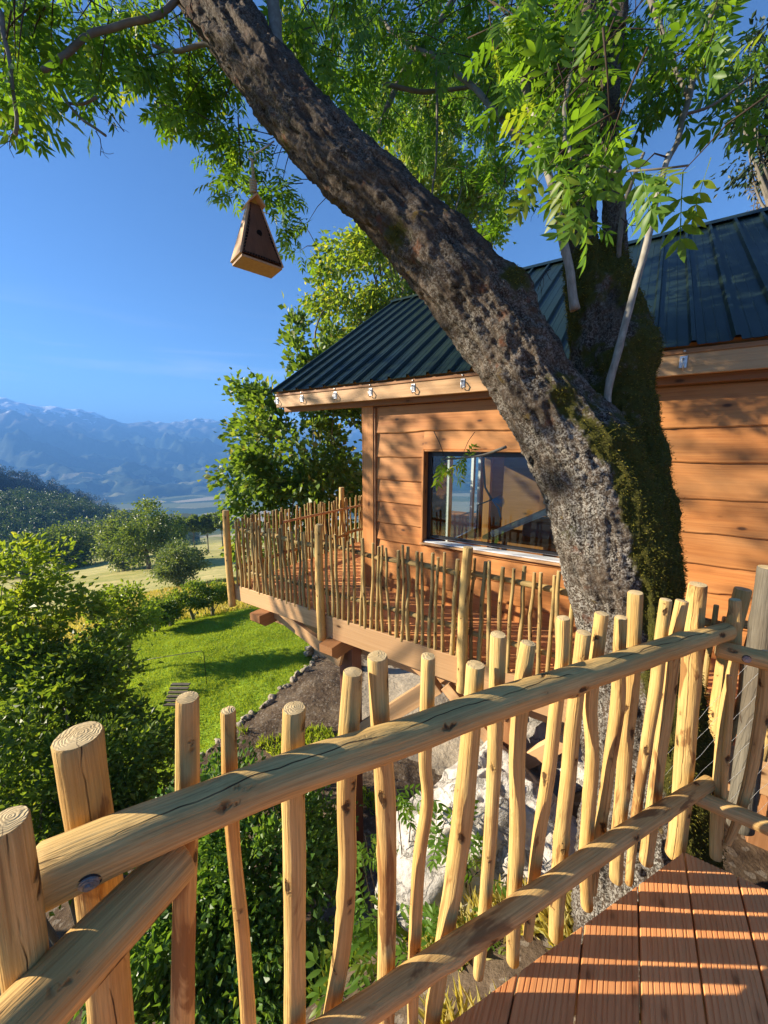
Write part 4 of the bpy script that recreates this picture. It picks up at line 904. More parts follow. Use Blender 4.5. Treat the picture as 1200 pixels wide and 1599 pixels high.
def bark_part(name, spec, seg, step, seed, fn, mat='bark', amp=1.0):
    V, nrm, Fq, G, moss = bark_tube(spec, seg, step, seed, fn, amp)
    o = put(name, mesh(name, V, [(Fq, 0)], [M[mat]], attrs={'gr': G, 'moss': moss}), ash)
    m = moss > .60; tuft_pts.append(V[m]); tuft_n.append(nrm[m]); return o
bark_part('trunk', TRUNK, 200, .011, 1.0, moss_trunk)
bark_part('stem', STEM, 150, .011, 7.0, moss_stem); bark_part('stem', STEM_A, 80, .016, 13.0, lambda V, n: sstep(1.7, 2.4, 4.4 - V[:, 2]) * .55); bark_part('stem', STEM_B, 70, .014, 19.0, lambda V, n: sstep(.3, .6, 2.75 - V[:, 2]), amp=.35)
tp, tn = np.concatenate(tuft_pts), np.concatenate(tuft_n)
def tufts(p, nrm, n, size, seed):
    g = np.random.default_rng(seed); k = g.integers(0, len(p), n); p = p[k] + g.normal(size=(n, 3)) * .006; d = nrm[k] + g.normal(size=(n, 3)) * .55 - np.array((0, 0, .25))
    return leaves_at(p, d, size, g, aspect=.28)
V, T, rn = tufts(tp, tn, 80000, .0125, 21)
put('moss', mesh('moss', V, [(T, 0)], [M['moss']], False, {'rnd': rn}), ash, kind='stuff')
# thin limbs and bare twigs, each a branch of its own
BR = [('sucker', [(947, 682, 12, 2.02), (949, 620, 11, 2.0), (962, 560, 11, 1.97), (978, 500, 11, 1.95), (1000, 420, 10, 1.93), (1014, 360, 10, 1.92), (1026, 305, 9, 1.92), (1045, 240, 8, 1.95)]),
      ('sucker', [(899, 484, 14, 2.15), (889, 420, 13, 2.13), (878, 370, 12, 2.12), (862, 290, 11, 2.12), (845, 235, 10, 2.14), (832, 170, 9, 2.2), (822, 95, 8, 2.3), (815, 10, 7, 2.4)]),
      ('branch', [(848, 240, 9, 2.14), (800, 205, 9, 2.3), (745, 142, 8, 2.6), (690, 95, 8, 2.9), (640, 70, 7, 3.1), (590, 30, 6, 3.3)]),
      ('branch', [(830, 180, 10, 2.2), (820, 130, 14, 2.25), (812, 80, 12, 2.3), (815, -20, 10, 2.4)]),
      ('branch', [(441, 124, 22, 2.25), (436, 80, 21, 2.3), (430, 30, 20, 2.38), (424, -40, 18, 2.5), (410, -160, 14, 2.7)]),
      ('branch', [(68, 112, 8, 2.2), (105, 84, 9, 2.25), (140, 52, 9, 2.3), (190, 40, 9, 2.35), (250, 22, 9, 2.4), (300, -20, 8, 2.5)]),
      ('branch', [(3, 20, 7, 2.0), (12, 90, 6, 1.98), (20, 150, 5, 1.98), (26, 185, 5, 2.0), (24, 208, 5, 2.0)]),
      ('branch', [(100, 150, 4, 2.2), (125, 184, 4, 2.2), (148, 200, 4, 2.2), (166, 213, 4, 2.2)]), ('branch', [(108, 160, 4, 2.2), (130, 162, 4, 2.2), (150, 152, 4, 2.2)]),
      ('branch', [(1040, 260, 6, 2.1), (1062, 205, 8, 2.15), (1078, 140, 9, 2.2), (1090, 90, 9, 2.25), (1120, 0, 9, 2.3), (1140, -80, 8, 2.4)]),
      ('branch', [(1072, 150, 6, 2.2), (1050, 90, 7, 2.25), (1020, 10, 8, 2.35), (1000, -60, 8, 2.4)]),
      ('branch', [(1062, 180, 4, 2.2), (1110, 165, 4, 2.2), (1160, 130, 4, 2.2), (1210, 100, 4, 2.2)]),
      ('branch', [(594, 205, 9, 3.6), (612, 150, 9, 3.6), (640, 100, 9, 3.6), (670, 60, 9, 3.6), (720, -20, 9, 3.6)]),
      ('branch', [(600, 130, 6, 3.3), (660, 142, 6, 3.3), (735, 135, 5, 3.3), (790, 110, 5, 3.2)]),
      ('branch', [(680, 90, 4, 3.2), (683, 160, 4, 3.2), (682, 240, 3, 3.2), (676, 310, 3, 3.2)]),
      ('branch', [(965, 415, 8, 2.2), (968, 370, 8, 2.16), (975, 320, 7, 2.14), (990, 275, 6, 2.1), (1005, 240, 4, 2.1)]),
      ('branch', [(362, 100, 7, 2.4), (330, 70, 7, 2.45), (270, 80, 6, 2.5), (240, 70, 5, 2.5)]),
      ('branch', [(790, 700, 5, 2.1), (755, 712, 4, 2.15), (720, 716, 3, 2.2), (690, 716, 3, 2.2)]),
      ('branch', [(870, 300, 5, 2.1), (900, 270, 5, 1.7), (930, 255, 4, 1.3), (960, 262, 4, 1.1), (1010, 268, 3, 1.0), (1070, 262, 3, .98)]),
      ('branch', [(905, 30, 8, 2.4), (890, 120, 7, 2.0), (880, 200, 6, 1.5), (890, 250, 5, 1.2)])]
for k, (nm, sp) in enumerate(BR):
    P = [at_t(x, y, t) for x, y, w_, t in sp]; Rr = [w_ * t / F / 2 for x, y, w_, t in sp]; P, r = smooth_path(P, Rr, .03)
    P = P + np.stack([.010 * vnoise(P * 6 + k * 9 + c * 31) for c in range(3)], -1) * (1 if nm == 'branch' else .5)
    V, Fq, Fc, G = tube_geo(P, r[:, 0] * (1 + .12 * vnoise(P * 20)), 9)
    put('branch', mesh('branch', V, [(Fq, 0)] + [(np.array([f]), 0) for f in Fc], [M['sucker' if nm == 'sucker' else 'branch']], attrs={'gr': G}), ash)
# cut stub and bare side twigs
g = Geo(); g.tube([at_t(962, 702, 1.98), at_t(962, 682, 1.95), at_t(961, 666, 1.93)], .014, 10); put('stub', g.mesh('stub', [M['sucker']]), ash)
g = Geo(); gg = np.random.default_rng(3)
def twiglet(p, d, L, r, depth):
    pts = [p]
    for _ in range(4): d = d + gg.normal(size=3) * .25; d /= np.linalg.norm(d); pts.append(pts[-1] + d * L / 4)
    g.tube(pts, np.linspace(r, r * .5, 5), 5)
    if depth:
        for q in pts[1:4]: twiglet(q, d + gg.normal(size=3) * .7, L * .55, r * .6, depth - 1)
for x, y, t, dx in ((875, 330, 2.12, -1), (868, 310, 2.12, -1), (985, 300, 2.1, .6), (970, 340, 2.12, .5), (150, 205, 2.2, .6), (25, 200, 2.0, -.5), (145, 156, 2.2, .8), (860, 420, 2.2, -.8), (560, 235, 2.6, .3), (790, 260, 2.3, -.5)):
    twiglet(at_t(x, y, t), np.array((dx, -.1, -.5)), .16, .0028, 1)
put('bare_twig', g.mesh('bare_twig', [M['twig']]), ash, kind='stuff')

# compound leaves: a stalk with nine leaflets
def compound_leaf(seed, fine):
    """verts, quads+tris as triangles; stalk along +x, length 1"""
    g = np.random.default_rng(seed); V, T = [], []
    def sag(x): return -.16 * x * x
    def quadstrip(p, q, w):
        n = len(V); V.extend([p + np.array((0, w, 0)), p - np.array((0, w, 0)), q - np.array((0, w * .5, 0)), q + np.array((0, w * .5, 0))]); T.extend([(n, n + 1, n + 2), (n, n + 2, n + 3)])
    xs = np.linspace(0, .72, 4)
    for a, b_ in zip(xs[:-1], xs[1:]): quadstrip(np.array((a, 0, sag(a))), np.array((b_, 0, sag(b_))), .008)
    def leaflet(p, d, L, W):
        d = d / np.linalg.norm(d); s_ = np.cross(d, (0, 0, 1.0)); s_ /= np.linalg.norm(s_); u = np.cross(s_, d); cur = g.uniform(.05, .22); fold = g.uniform(.12, .35)
        st = ((.0, .0), (.22, .72), (.45, 1.0), (.72, .68), (1.0, 0)) if fine else ((0, 0), (.42, 1.0), (1.0, 0))
        n = len(V)
        for f, w in st:
            c = p + d * L * f - u * cur * L * f * f
            if w == 0: V.append(c)
            else: V.extend([c + s_ * W * w + u * W * w * fold, c, c - s_ * W * w + u * W * w * fold])
        m = len(st) - 2
        T.extend([(n, n + 2, n + 1), (n, n + 3, n + 2)])
        for k in range(m - 1):
            a, b_ = n + 1 + 3 * k, n + 4 + 3 * k; T.extend([(a, a + 1, b_ + 1), (a, b_ + 1, b_), (a + 1, a + 2, b_ + 2), (a + 1, b_ + 2, b_ + 1)])
        e = n + 1 + 3 * m; a = e - 3; T.extend([(a, a + 1, e), (a + 1, a + 2, e)])
    for k in range(4):
        x = .26 + .15 * k; sp = g.uniform(.75, 1.05)
        for sd in (1, -1): leaflet(np.array((x, 0, sag(x))), np.array((.55 + .1 * k, sd * sp, -.30 + g.normal() * .14)), .30 * (1 - .06 * abs(k - 2)) * g.uniform(.88, 1.1), .047 * g.uniform(.9, 1.15))
    leaflet(np.array((.72, 0, sag(.72))), np.array((1, g.normal() * .15, -.45)), .31, .05)
    return np.array(V), np.array(T)
FINE = [compound_leaf(40 + k, True) for k in range(8)]; COARSE = [compound_leaf(60 + k, False) for k in range(6)]
CL = [(50, 28, 85, 62, 2.0, 2.6, 105, 1), (35, 125, 52, 60, 2.0, 2.6, 60, 1), (120, 120, 40, 45, 2.2, 2.7, 26, 1), (165, 55, 70, 55, 2.4, 3.0, 62, 1), (250, 75, 85, 80, 2.4, 3.1, 130, 1), (330, 150, 62, 85, 2.6, 3.3, 120, 1), (375, 225, 46, 55, 2.8, 3.3, 50, 1), (285, 150, 50, 40, 2.6, 3.1, 40, 1),
      (352, 278, 26, 22, 2.7, 3.0, 16, .9), (440, 315, 42, 40, 2.9, 3.3, 34, .9), (484, 375, 30, 34, 3.0, 3.3, 18, .9), (420, 270, 36, 36, 2.9, 3.3, 26, .9),
      (520, 55, 120, 95, 2.7, 4.3, 250, 1), (640, 60, 120, 95, 2.8, 4.6, 270, 1), (760, 55, 100, 85, 2.5, 4.4, 220, 1), (600, 175, 80, 60, 3.2, 4.7, 110, 1), (700, 200, 95, 75, 3.4, 5, 120, 1), (500, 150, 70, 60, 3.0, 4.4, 70, 1), (660, 120, 150, 60, 4.6, 6.5, 190, 1.1),
      (880, 60, 110, 85, 1.9, 3.4, 230, 1), (870, 195, 62, 60, 1.6, 2.6, 60, 1), (900, 255, 88, 55, 1.05, 1.4, 27, .72), (850, 150, 52, 55, 1.15, 1.6, 17, .72), (960, 220, 60, 40, 1.1, 1.5, 14, .75), (1000, 100, 80, 80, 2.2, 3.6, 105, 1), (920, 150, 70, 90, 2.5, 3.2, 60, 1),
      (1040, 275, 68, 26, .92, 1.1, 8, .62), (1085, 285, 30, 20, .9, 1.0, 3, .62), (1100, 40, 85, 55, 1.8, 2.8, 52, 1), (1165, 100, 45, 90, 1.9, 3.0, 36, 1), (1160, 30, 50, 40, 1.3, 1.8, 10, .9), (1060, 120, 40, 50, 2.2, 2.9, 22, 1),
      (708, 718, 34, 16, 2.15, 2.35, 15, .62), (770, 300, 50, 55, 3.3, 4.2, 40, 1), (820, 100, 70, 60, 2.2, 3.2, 70, 1), (470, 95, 60, 50, 2.9, 3.6, 60, 1),
      # the crown goes on above and beside the frame
      (600, -180, 420, 130, 3.0, 5.5, 700, 1.15), (150, -160, 220, 110, 2.5, 4.5, 330, 1.1), (1100, -150, 260, 110, 2.2, 4.5, 330, 1.1), (600, -500, 500, 180, 3.4, 6.0, 420, 1.3)]
lp, ld, lsz = [], [], []; tw = Geo(); gl = np.random.default_rng(77)
for (cx, cy_, rx, ry, t0, t1, n, sz) in CL:
    nodes = max(1, n // 5); k = 0
    for _ in range(nodes):
        d = gl.normal(size=2); d *= gl.uniform(0, 1) ** .5 / (np.linalg.norm(d) + 1e-9)
        p = at_t(cx + d[0] * rx, cy_ + d[1] * ry, gl.uniform(t0, t1)); out = gl.normal(size=3) * np.array((1, 1, .35)) + np.array((-.25, -.1, -.15)); out /= np.linalg.norm(out)
        q = p - out * .28 * sz + np.array((.02, .03, .12)) * sz; tw.tube([q, (p + q) / 2 + np.array((0, 0, .02)), p], np.array((.0045, .0035, .002)) * sz, 4)
        for _ in range(min(5 if n >= 5 else n, 6)):
            dv = out * .6 + gl.normal(size=3) * .55 + np.array((0, 0, -.42)); lp.append(p - out * gl.uniform(0, .12) * sz); ld.append(dv / np.linalg.norm(dv)); lsz.append(.265 * sz * gl.uniform(.75, 1.2))
lp, ld, lsz = np.array(lp), np.array(ld), np.array(lsz)
X = ld; Yv = np.cross(np.array((0, 0, 1.0)), X); Yv += gl.normal(size=Yv.shape) * .35; Yv -= X * (Yv * X).sum(1)[:, None]; Yv /= np.linalg.norm(Yv, axis=1)[:, None]; Zv = np.cross(X, Yv)
cd = lp - np.array((0, 0, CH)); depth = cd[:, 1] * CP - cd[:, 2] * SP; sx = 600 + F * cd[:, 0] / depth; sy = 799.5 - F * (cd[:, 1] * SP + cd[:, 2] * CP) / depth
vis = (sx > -20) & (sx < 1220) & (sy > -20) & (sy < 1500); order = np.argsort(np.where(vis, depth / lsz, 1e9)); near = order[:295]; rest = order[295:]
leaf_me = [mesh('leaf', V_, [(T_, 0)], [M['ash_leaf']], True, {'rnd': np.full(len(V_), v)}) for (V_, T_), v in zip(FINE, (.15, .4, .6, .78, .9, .3, .97, .5))]
for k in near:
    Mx = Matrix([[X[k][i] * lsz[k], Yv[k][i] * lsz[k], Zv[k][i] * lsz[k], lp[k][i]] for i in range(3)] + [[0, 0, 0, 1]]); put('leaf', leaf_me[int(gl.integers(8))], ash, Mx)
VV, TT, RN, o_ = [], [], [], 0
for vi in range(6):
    ks = rest[vi::6]; V0, T0 = COARSE[vi]
    v = lp[ks][:, None] + lsz[ks][:, None, None] * (X[ks][:, None] * V0[None, :, :1] + Yv[ks][:, None] * V0[None, :, 1:2] + Zv[ks][:, None] * V0[None, :, 2:3])
    VV.append(v.reshape(-1, 3)); TT.append((T0[None] + (np.arange(len(ks)) * len(V0))[:, None, None] + o_).reshape(-1, 3)); o_ += len(ks) * len(V0); RN.append(np.repeat(gl.uniform(0, 1, len(ks)), len(V0)))
put('foliage', mesh('foliage', np.concatenate(VV), [(np.concatenate(TT), 0)], [M['ash_leaf']], True, {'rnd': np.concatenate(RN)}), ash, kind='stuff')
put('twig', tw.mesh('twig', [M['twig']]), ash, kind='stuff')

# ------------------------------------------------------------------ bird house on its rope
bz = 2.6076; FL, FR, BR_, BL = [np.array((*q, bz)) for q in ((-.828, 2.427), (-.640, 2.605), (-.748, 2.735), (-.936, 2.557))]
cen = (FL + FR + BL + BR_) / 4; d0 = ray(412, 320); apz = CH + d0[2] * (cen[1] / d0[1]); ap = np.array((cen[0], cen[1], apz)); af, ab = (FL + FR) / 2 * .12 + cen * .88, (BL + BR_) / 2 * .12 + cen * .88
af[2] = ab[2] = apz
bh = thing('bird_house', 'wedge shaped wooden bird house with dark front, hanging on a rope from the leaning trunk', 'bird house', tuple(cen))
fr_ = (FL - BL); fr_ /= np.linalg.norm(fr_); rt_ = (FR - FL); rt_ /= np.linalg.norm(rt_)
def slab(name, a, b_, c, d, nrm, th, mat):
    nrm = np.array(nrm, float); nrm /= np.linalg.norm(nrm); V = [np.array(q) for q in (a, b_, c, d)]; V = V + [q - nrm * th for q in V]
    g = Geo(); loc = np.array([((q - cen) @ rt_, (q - cen) @ fr_, q[2] - bz) for q in V]); g.add(V, [(0, 1, 2, 3), (7, 6, 5, 4)] + [(i + 4, (i + 1) % 4 + 4, (i + 1) % 4, i) for i in range(4)], 0, False, loc); return put(name, g.mesh(name, [M[mat]]), bh)
wtop = .03; fa, fb, ba, bb = af - rt_ * wtop, af + rt_ * wtop, ab - rt_ * wtop, ab + rt_ * wtop
slab('side_panel', FL, fa, ba, BL, np.cross(ba - FL, fa - FL), .012, 'beam'); slab('side_panel', FR, BR_, bb, fb, np.cross(fb - FR, bb - FR), .012, 'beam')
slab('base_panel', FL + ZZ * -.002, FR + ZZ * -.002, BR_ + ZZ * -.002, BL + ZZ * -.002, -ZZ, -.012, 'beam'); slab('back_panel', BL, BR_, bb, ba, -fr_, .01, 'beam')
M['bh_front'] = board_material('bird_house_front', (.20, .085, .035), (.13, .055, .022), (.22, .10, .045), 1.2)
fp = slab('front_panel', *[q + fr_ * .004 + (af - q) * .03 for q in (FL, FR, fb, fa)], fr_, .012, 'bh_front')
# serrated edging, and a solid dark disc whose colour paints the entrance's shade
g = Geo(); M['edge_hole_dark'] = simple('edge_and_hole_dark', (.012, .008, .006), .9, 0, .1, .2, 40)
for p0, p1 in ((FL, fa), (FR, fb), (FL, FR)):
    n = 14
    for k in range(n):
        c = p0 + (p1 - p0) * (k + .5) / n; c = c + (cen * .5 + af * .5 - c) * .05 + fr_ * .006; e = (p1 - p0) / n * .32; i_ = (af * .4 + cen * .6 - c); i_ = i_ - fr_ * (i_ @ fr_); i_ /= np.linalg.norm(i_)
        g.add([c - e, c + e, c + e + i_ * .013, c - e + i_ * .013, c - e + fr_ * .002, c + e + fr_ * .002, c + e + i_ * .013 + fr_ * .002, c - e + i_ * .013 + fr_ * .002], [(0, 1, 2, 3), (7, 6, 5, 4), (0, 4, 5, 1), (1, 5, 6, 2), (2, 6, 7, 3), (3, 7, 4, 0)])
put('notched_edging', g.mesh('notched_edging', [M['edge_hole_dark']]), bh, kind='stuff')
h0 = (FL + FR) / 2 * .52 + af * .48 + fr_ * .006; g = Geo(); g.tube([h0 - fr_ * .004, h0 + fr_ * .001], .017, 18); put('hole_shade_disc', g.mesh('hole_shade_disc', [M['edge_hole_dark']]), bh)
for sg, q0 in ((-1, fa), (1, fb)):
    top = ap + ZZ * .045 + fr_ * 0; a = top + fr_ * .055; b_ = top - fr_ * .085; dn = rt_ * sg * .052 - ZZ * .055
    slab('roof_board', *([a, b_, b_ + dn, a + dn] if sg < 0 else [a + dn, b_ + dn, b_, a]), ZZ * .7 + rt_ * sg * .7, .008, 'beam')
rp_top = at_t(404, 247, math.hypot(0, ap[1] / ray(404, 247)[1])); rp_top = np.array((ap[0], ap[1], rp_top[2])); g = Geo()
def twist(a, b_, r, ph):
    n = 30; return [a + (b_ - a) * k / n + np.array((math.cos(k * .9 + ph), math.sin(k * .9 + ph), 0)) * r for k in range(n + 1)]
for ph in (0, 2.1, 4.2): g.tube(twist(ap + ZZ * .045, rp_top, .0035, ph), .0042, 6)
for ph in (0, 3.1): g.tube(twist(rp_top - ZZ * .16 + rt_ * .012, rp_top, .004, ph), .0045, 6)
kn = ap + ZZ * .10
for k in range(5): g.tube([kn + np.array((math.cos(a) * .016, math.sin(a) * .016, (k - 2) * .014 + .004 * math.sin(a))) for a in np.linspace(0, 6.28, 13)], .008, 6)
put('rope', g.mesh('rope', [M['rope']]), bh)
g = Geo(); c0 = rp_top + ZZ * .012; lim = at_t(452, 205, 2.24); g.tube([c0 + (rt_ * math.cos(a) + ZZ * math.sin(a)) * .024 for a in np.linspace(0, 6.28, 20)], .0035, 6)
dd = lim - c0; g.tube([c0 + dd / np.linalg.norm(dd) * .024, c0 + dd * .6], .004, 6); put('eye_screw', g.mesh('eye_screw', [M['zinc']]), bh)

# ------------------------------------------------------------------ boulders under the deck
def rock_mesh(name, rad, seed, n=40, amp=.22, mat='rock', facet=.0):
    th = np.linspace(0, math.pi, n); ph = np.linspace(0, 2 * math.pi, 2 * n, endpoint=False); T_, P_2 = np.meshgrid(th, ph, indexing='ij')
    D = np.stack((np.sin(T_) * np.cos(P_2), np.sin(T_) * np.sin(P_2), np.cos(T_)), -1).reshape(-1, 3)
    r = 1 + amp * fbm(D * 1.5 + seed, 3) - amp * .7 * np.abs(fbm(D * 2.6 + seed + 4, 3)) + amp * .22 * fbm(D * 9 + seed, 3)
    g = np.random.default_rng(int(seed * 10)); 
    for _ in range(9):
        c = g.normal(size=3); c /= np.linalg.norm(c); r = np.minimum(r, g.uniform(.72, .95) / np.maximum(D @ c, .05) * (1 + .03 * vnoise(D * 7 + seed)))
    V = D * r[:, None] * np.asarray(rad)
    i = np.arange(n - 1)[:, None] * 2 * n; j = np.arange(2 * n)[None]; k = (j + 1) % (2 * n)
    return mesh(name, V, [(np.stack((i + j, i + 2 * n + j, i + 2 * n + k, i + k), -1).reshape(-1, 4), 0)], [M[mat]])
def rock(name, c, rad, seed, label, n=60, cat='boulder', rot=0.0):
    o = put(name, rock_mesh(name, rad, seed, n), None, Matrix.Translation(Vector(c)) @ Matrix.Rotation(rot, 4, 'Z')); tag(o, label, cat); return o
rock('boulder', (.98, 2.75, -2.25), (1.15, .85, 1.15), 3.1, 'big white limestone boulder below the foreground pickets, under the trunk', 110)
rock('boulder', (2.15, 3.5, -1.75), (.9, .7, .8), 5.7, 'shaded grey boulder under the cabin deck, to the right of the trunk', 60)
rock('boulder', tuple(gpt(548, 1470) + np.array((0, 0, .05))), (.22, .18, .16), 8.2, 'small grey rock in the shade at the foot of the bushes', 30)
rock('boulder', (-2.75, 2.2, float(ground_z(np.array([-2.75]), np.array([2.2]))[0]) + .15), (.35, .3, .35), 9.4, 'pale rock behind the lower left corner post', 40)

# stones edging the lawn
st_me = [rock_mesh('edging_stone', (.13, .095, .085), 20 + k * 1.7, 10, .45, 'stone') for k in range(6)]
k = 0
for a, b_ in zip(LE[:-1], LE[1:]):
    L = np.linalg.norm(b_ - a); n = max(1, int(L / .20))
    for q in range(n):
        p = a + (b_ - a) * (q + .5) / n + gl.normal(size=2) * .04; z = float(ground_z(p[0:1], p[1:2])[0]); s_ = gl.uniform(.7, 1.35)
        o = put('edging_stone', st_me[k % 6], None, Matrix.Translation(Vector((p[0], p[1], z - .015))) @ Matrix.Rotation(gl.uniform(0, 6.28), 4, 'Z') @ Matrix.Scale(s_, 4)); tag(o, 'rough pale stone in the row edging the lawn above the bare slope', 'stone', 'stones edging the lawn'); k += 1
# low stone wall with a dark slatted cover at the end of the row
wp = gpt(490, 1024); wc = thing('covered_pit', 'low white stone box with dark slatted lid at the lawn corner under the deck', 'pit cover', tuple(wp))
ux, uy = np.array((.35, .94, 0)), np.array((.94, -.35, 0)); ux /= np.linalg.norm(ux); uy /= np.linalg.norm(uy)
Mx = Matrix([[ux[i], -uy[i] * -1, ZZ[i], wp[i]] for i in range(3)] + [[0, 0, 0, 1]])
for q in range(9): 
    me = st_me[q % 6]; p = wp + ux * (q * .22 - .1) - uy * .12
    put('stone', me, wc, Matrix.Translation(Vector((p[0], p[1], p[2] + .12))) @ Matrix.Rotation(q, 4, 'Z') @ Matrix.Scale(1.25, 4)); put('stone', me, wc, Matrix.Translation(Vector((p[0] + .03, p[1], p[2] + .30))) @ Matrix.Rotation(q * 2.2, 4, 'Z') @ Matrix.Scale(1.1, 4))
for q in range(7): g = Geo(); g.box(-.1, 1.9, .02 + q * .15, .155 + q * .15, .36, .395); put('slat', g.mesh('slat', [M['grey_paint']]), wc, Mx)
g = Geo(); g.box(-.08, 1.88, .06, 1.0, -.2, .359); put('box', g.mesh('box', [M['stone']]), wc, Mx)
# little plank steps with a thin metal handrail by the shrubs
sp_ = gpt(286, 1092); stp = thing('garden_steps', 'small plank steps with a thin metal handrail between the shrubs and lawn', 'steps', tuple(sp_))
for q in range(6): g = Geo(); c = sp_ + np.array((-.05 + q * -.03, -.35 + q * .13, .10 + q * .03)); g.box(c[0] - .26, c[0] + .26, c[1] - .05, c[1] + .05, c[2] - .02, c[2] + .02); put('plank', g.mesh('plank', [M['grey_shaded_pole']]), stp)
g = Geo(); h0 = sp_ + np.array((.38, .6, 0)); g.tube([h0, h0 + ZZ * 1.05, h0 + ZZ * 1.07 + np.array((-.1, .06, 0)), h0 + np.array((-1.6, .2, .75)), h0 + np.array((-2.4, .3, .5))], .010, 6); put('handrail', g.mesh('handrail', [M['dark_metal']]), stp)

# ------------------------------------------------------------------ trees and shrubs
def plant(name, label, cat, base, crown, leaf, n_clump, per, clump_r, mat, seed, trunk_r=.08, group=None, n_limbs=14, hollow=.35, aspect=.5, droop=.2, bark='branch', crown2=None, stems=1):
    """base xyz; crown = list of (centre, radii) ellipsoids the foliage fills"""
    g = np.random.default_rng(seed); t = thing(name, label, cat, tuple(base), group); base = np.array(base, float); C = []
    vols = np.array([np.prod(r) ** .667 for c, r in crown]); vols /= vols.sum()
    for (c, r), f in zip(crown, vols):
        m = int(n_clump * f) + 1; d = g.normal(size=(m * 3, 3)); d /= np.linalg.norm(d, axis=1)[:, None]; rad = g.uniform(hollow, 1, (m * 3, 1)) ** .6
        p = d * rad; keep = fbm(p * 2.2 + seed, 2) + .30 > 0; C.append((np.array(c) + p[keep][:m] * np.array(r)))
    C = np.concatenate(C); cr_ = clump_r * g.uniform(.55, 1.25, len(C))
    CC = np.repeat(C, per, 0); rr = np.repeat(cr_, per); d = g.normal(size=CC.shape); d[:, 2] *= .75; p = CC + d * (rr * .55)[:, None]
    cc = np.mean([c for c, r in crown], 0); outw = p - cc; outw /= np.linalg.norm(outw, axis=1)[:, None] + 1e-6
    V, T, rn = leaves_at(p, outw * .7 + d * .35 + g.normal(size=CC.shape) * .55, leaf, g, aspect, .3, droop)
    # trunk and limbs
    tg = Geo(); top = cc + np.array((0, 0, .25 * max(r[2] for c, r in crown)))
    for s_ in range(stems):
        off = g.normal(size=3) * np.array((1, 1, 0)) * trunk_r * (3 if stems > 1 else 0); mid = base * .5 + top * .5 + off * 2 + g.normal(size=3) * np.array((1, 1, 0)) * trunk_r * 1.5
        P, r = smooth_path([base + off - ZZ * .25, base * .75 + mid * .25 + off, mid, top + off], [trunk_r * 1.2, trunk_r, trunk_r * .7, trunk_r * .25], .25 + trunk_r); tg.tube(P, r[:, 0] * (1 + .1 * vnoise(P * 5)), 8)
        for k in range(max(3, n_limbs // stems)):
            e = C[g.integers(len(C))]; f = g.uniform(.35, .95); s0 = P[int(f * (len(P) - 1))]; m_ = s0 * .5 + e * .5 + g.normal(size=3) * np.linalg.norm(e - s0) * .1 + ZZ * np.linalg.norm(e - s0) * .08
            Q, q_ = smooth_path([s0, m_, e], [trunk_r * .42 * (1.15 - f), trunk_r * .24 * (1.15 - f), trunk_r * .05], .2 + trunk_r); tg.tube(Q, np.maximum(q_[:, 0], .003), 5)
    put('trunk', tg.mesh('trunk', [M[bark]]), t)
    put('crown', mesh('crown', V, [(T, 0)], [M[mat]], False, {'rnd': rn}), t); return t
def gz_(x, y): return float(ground_z(np.array([x]), np.array([y]))[0])
# the maple by the terrace
b0 = at_t(548, 800, 10.6); b0[2] = gz_(b0[0], b0[1])
plant('maple_tree', 'loose yellowish maple growing beside the terrace, left of the cabin roof', 'tree', b0, [(at_t(455, 700, 9.0), (1.35, 1.2, 1.5)), (at_t(380, 640, 9.2), (.75, .8, .75)), (at_t(505, 590, 9.4), (1.15, 1.1, 1.5)), (at_t(520, 760, 9.0), (1.2, 1.0, 1.0)), (at_t(395, 740, 9.0), (.7, .9, .9)), (at_t(545, 690, 9.6), (1.0, 1, 1.4)), (at_t(430, 830, 9.2), (1.0, 1, 1.0))], .165, 175, 70, .33, 'maple_leaf', 31, .13, n_limbs=44, aspect=.75, hollow=.35)
b0 = at_t(660, 800, 15.0); b0[2] = gz_(b0[0], b0[1])
plant('tall_tree', 'tall light green tree rising behind the cabin roof and the leaning trunk', 'tree', b0, [(at_t(560, 440, 13.0), (1.7, 1.6, 1.7)), (at_t(640, 330, 13.5), (2.0, 1.8, 2.6)), (at_t(720, 250, 14.0), (2.0, 1.8, 2.4)), (at_t(760, 330, 14), (1.1, 1.2, 1.5)), (at_t(640, 200, 14), (1.8, 1.6, 2.0)), (at_t(530, 500, 13), (1.1, 1.2, 1.3)), (at_t(620, 560, 13.5), (2.0, 1.5, 2.4))], .20, 270, 85, .50, 'tall_leaf', 33, .2, n_limbs=56, aspect=.6, hollow=.3)
b0 = at_t(1290, 700, 9); b0[2] = gz_(b0[0], b0[1]) + 2
plant('walnut_tree', 'dark leaved tree reaching in from the right edge above the roof', 'tree', b0, [(at_t(1200, 200, 9.0), (.75, 1.0, 1.1)), (at_t(1280, 150, 9), (1.4, 1.4, 1.8)), (at_t(1200, 90, 9), (.6, .8, .7))], .17, 70, 60, .38, 'dark_leaf', 35, .16, n_limbs=16, aspect=.45)
b0 = at_t(1240, 520, 19); b0[2] = 0.5
plant('conifer', 'golden brown conifer tips showing above the roof ridge at right', 'tree', b0, [(at_t(1225, 262, 19.0), (1.3, 1.2, .8)), (at_t(1235, 330, 19.0), (1.3, 1.2, 1.2))], .22, 60, 60, .4, 'gold_needle', 36, .2, n_limbs=14, aspect=.2)
plant('walnut_tree', 'tall walnut tree beyond the left edge whose leaves dapple the cabin wall', 'tree', (-9.6, 4.2, gz_(-9.6, 4.2)), [((-9.4, 4.9, 4.6), (1.3, 1.5, 1.3)), ((-9.6, 3.6, 6.3), (1.5, 1.5, 1.0)), ((-9.5, 6.0, 5.6), (1.2, 1.2, 1.2))], .17, 56, 26, .42, 'field_leaf', 39, .16, n_limbs=20, aspect=.5, hollow=.3)
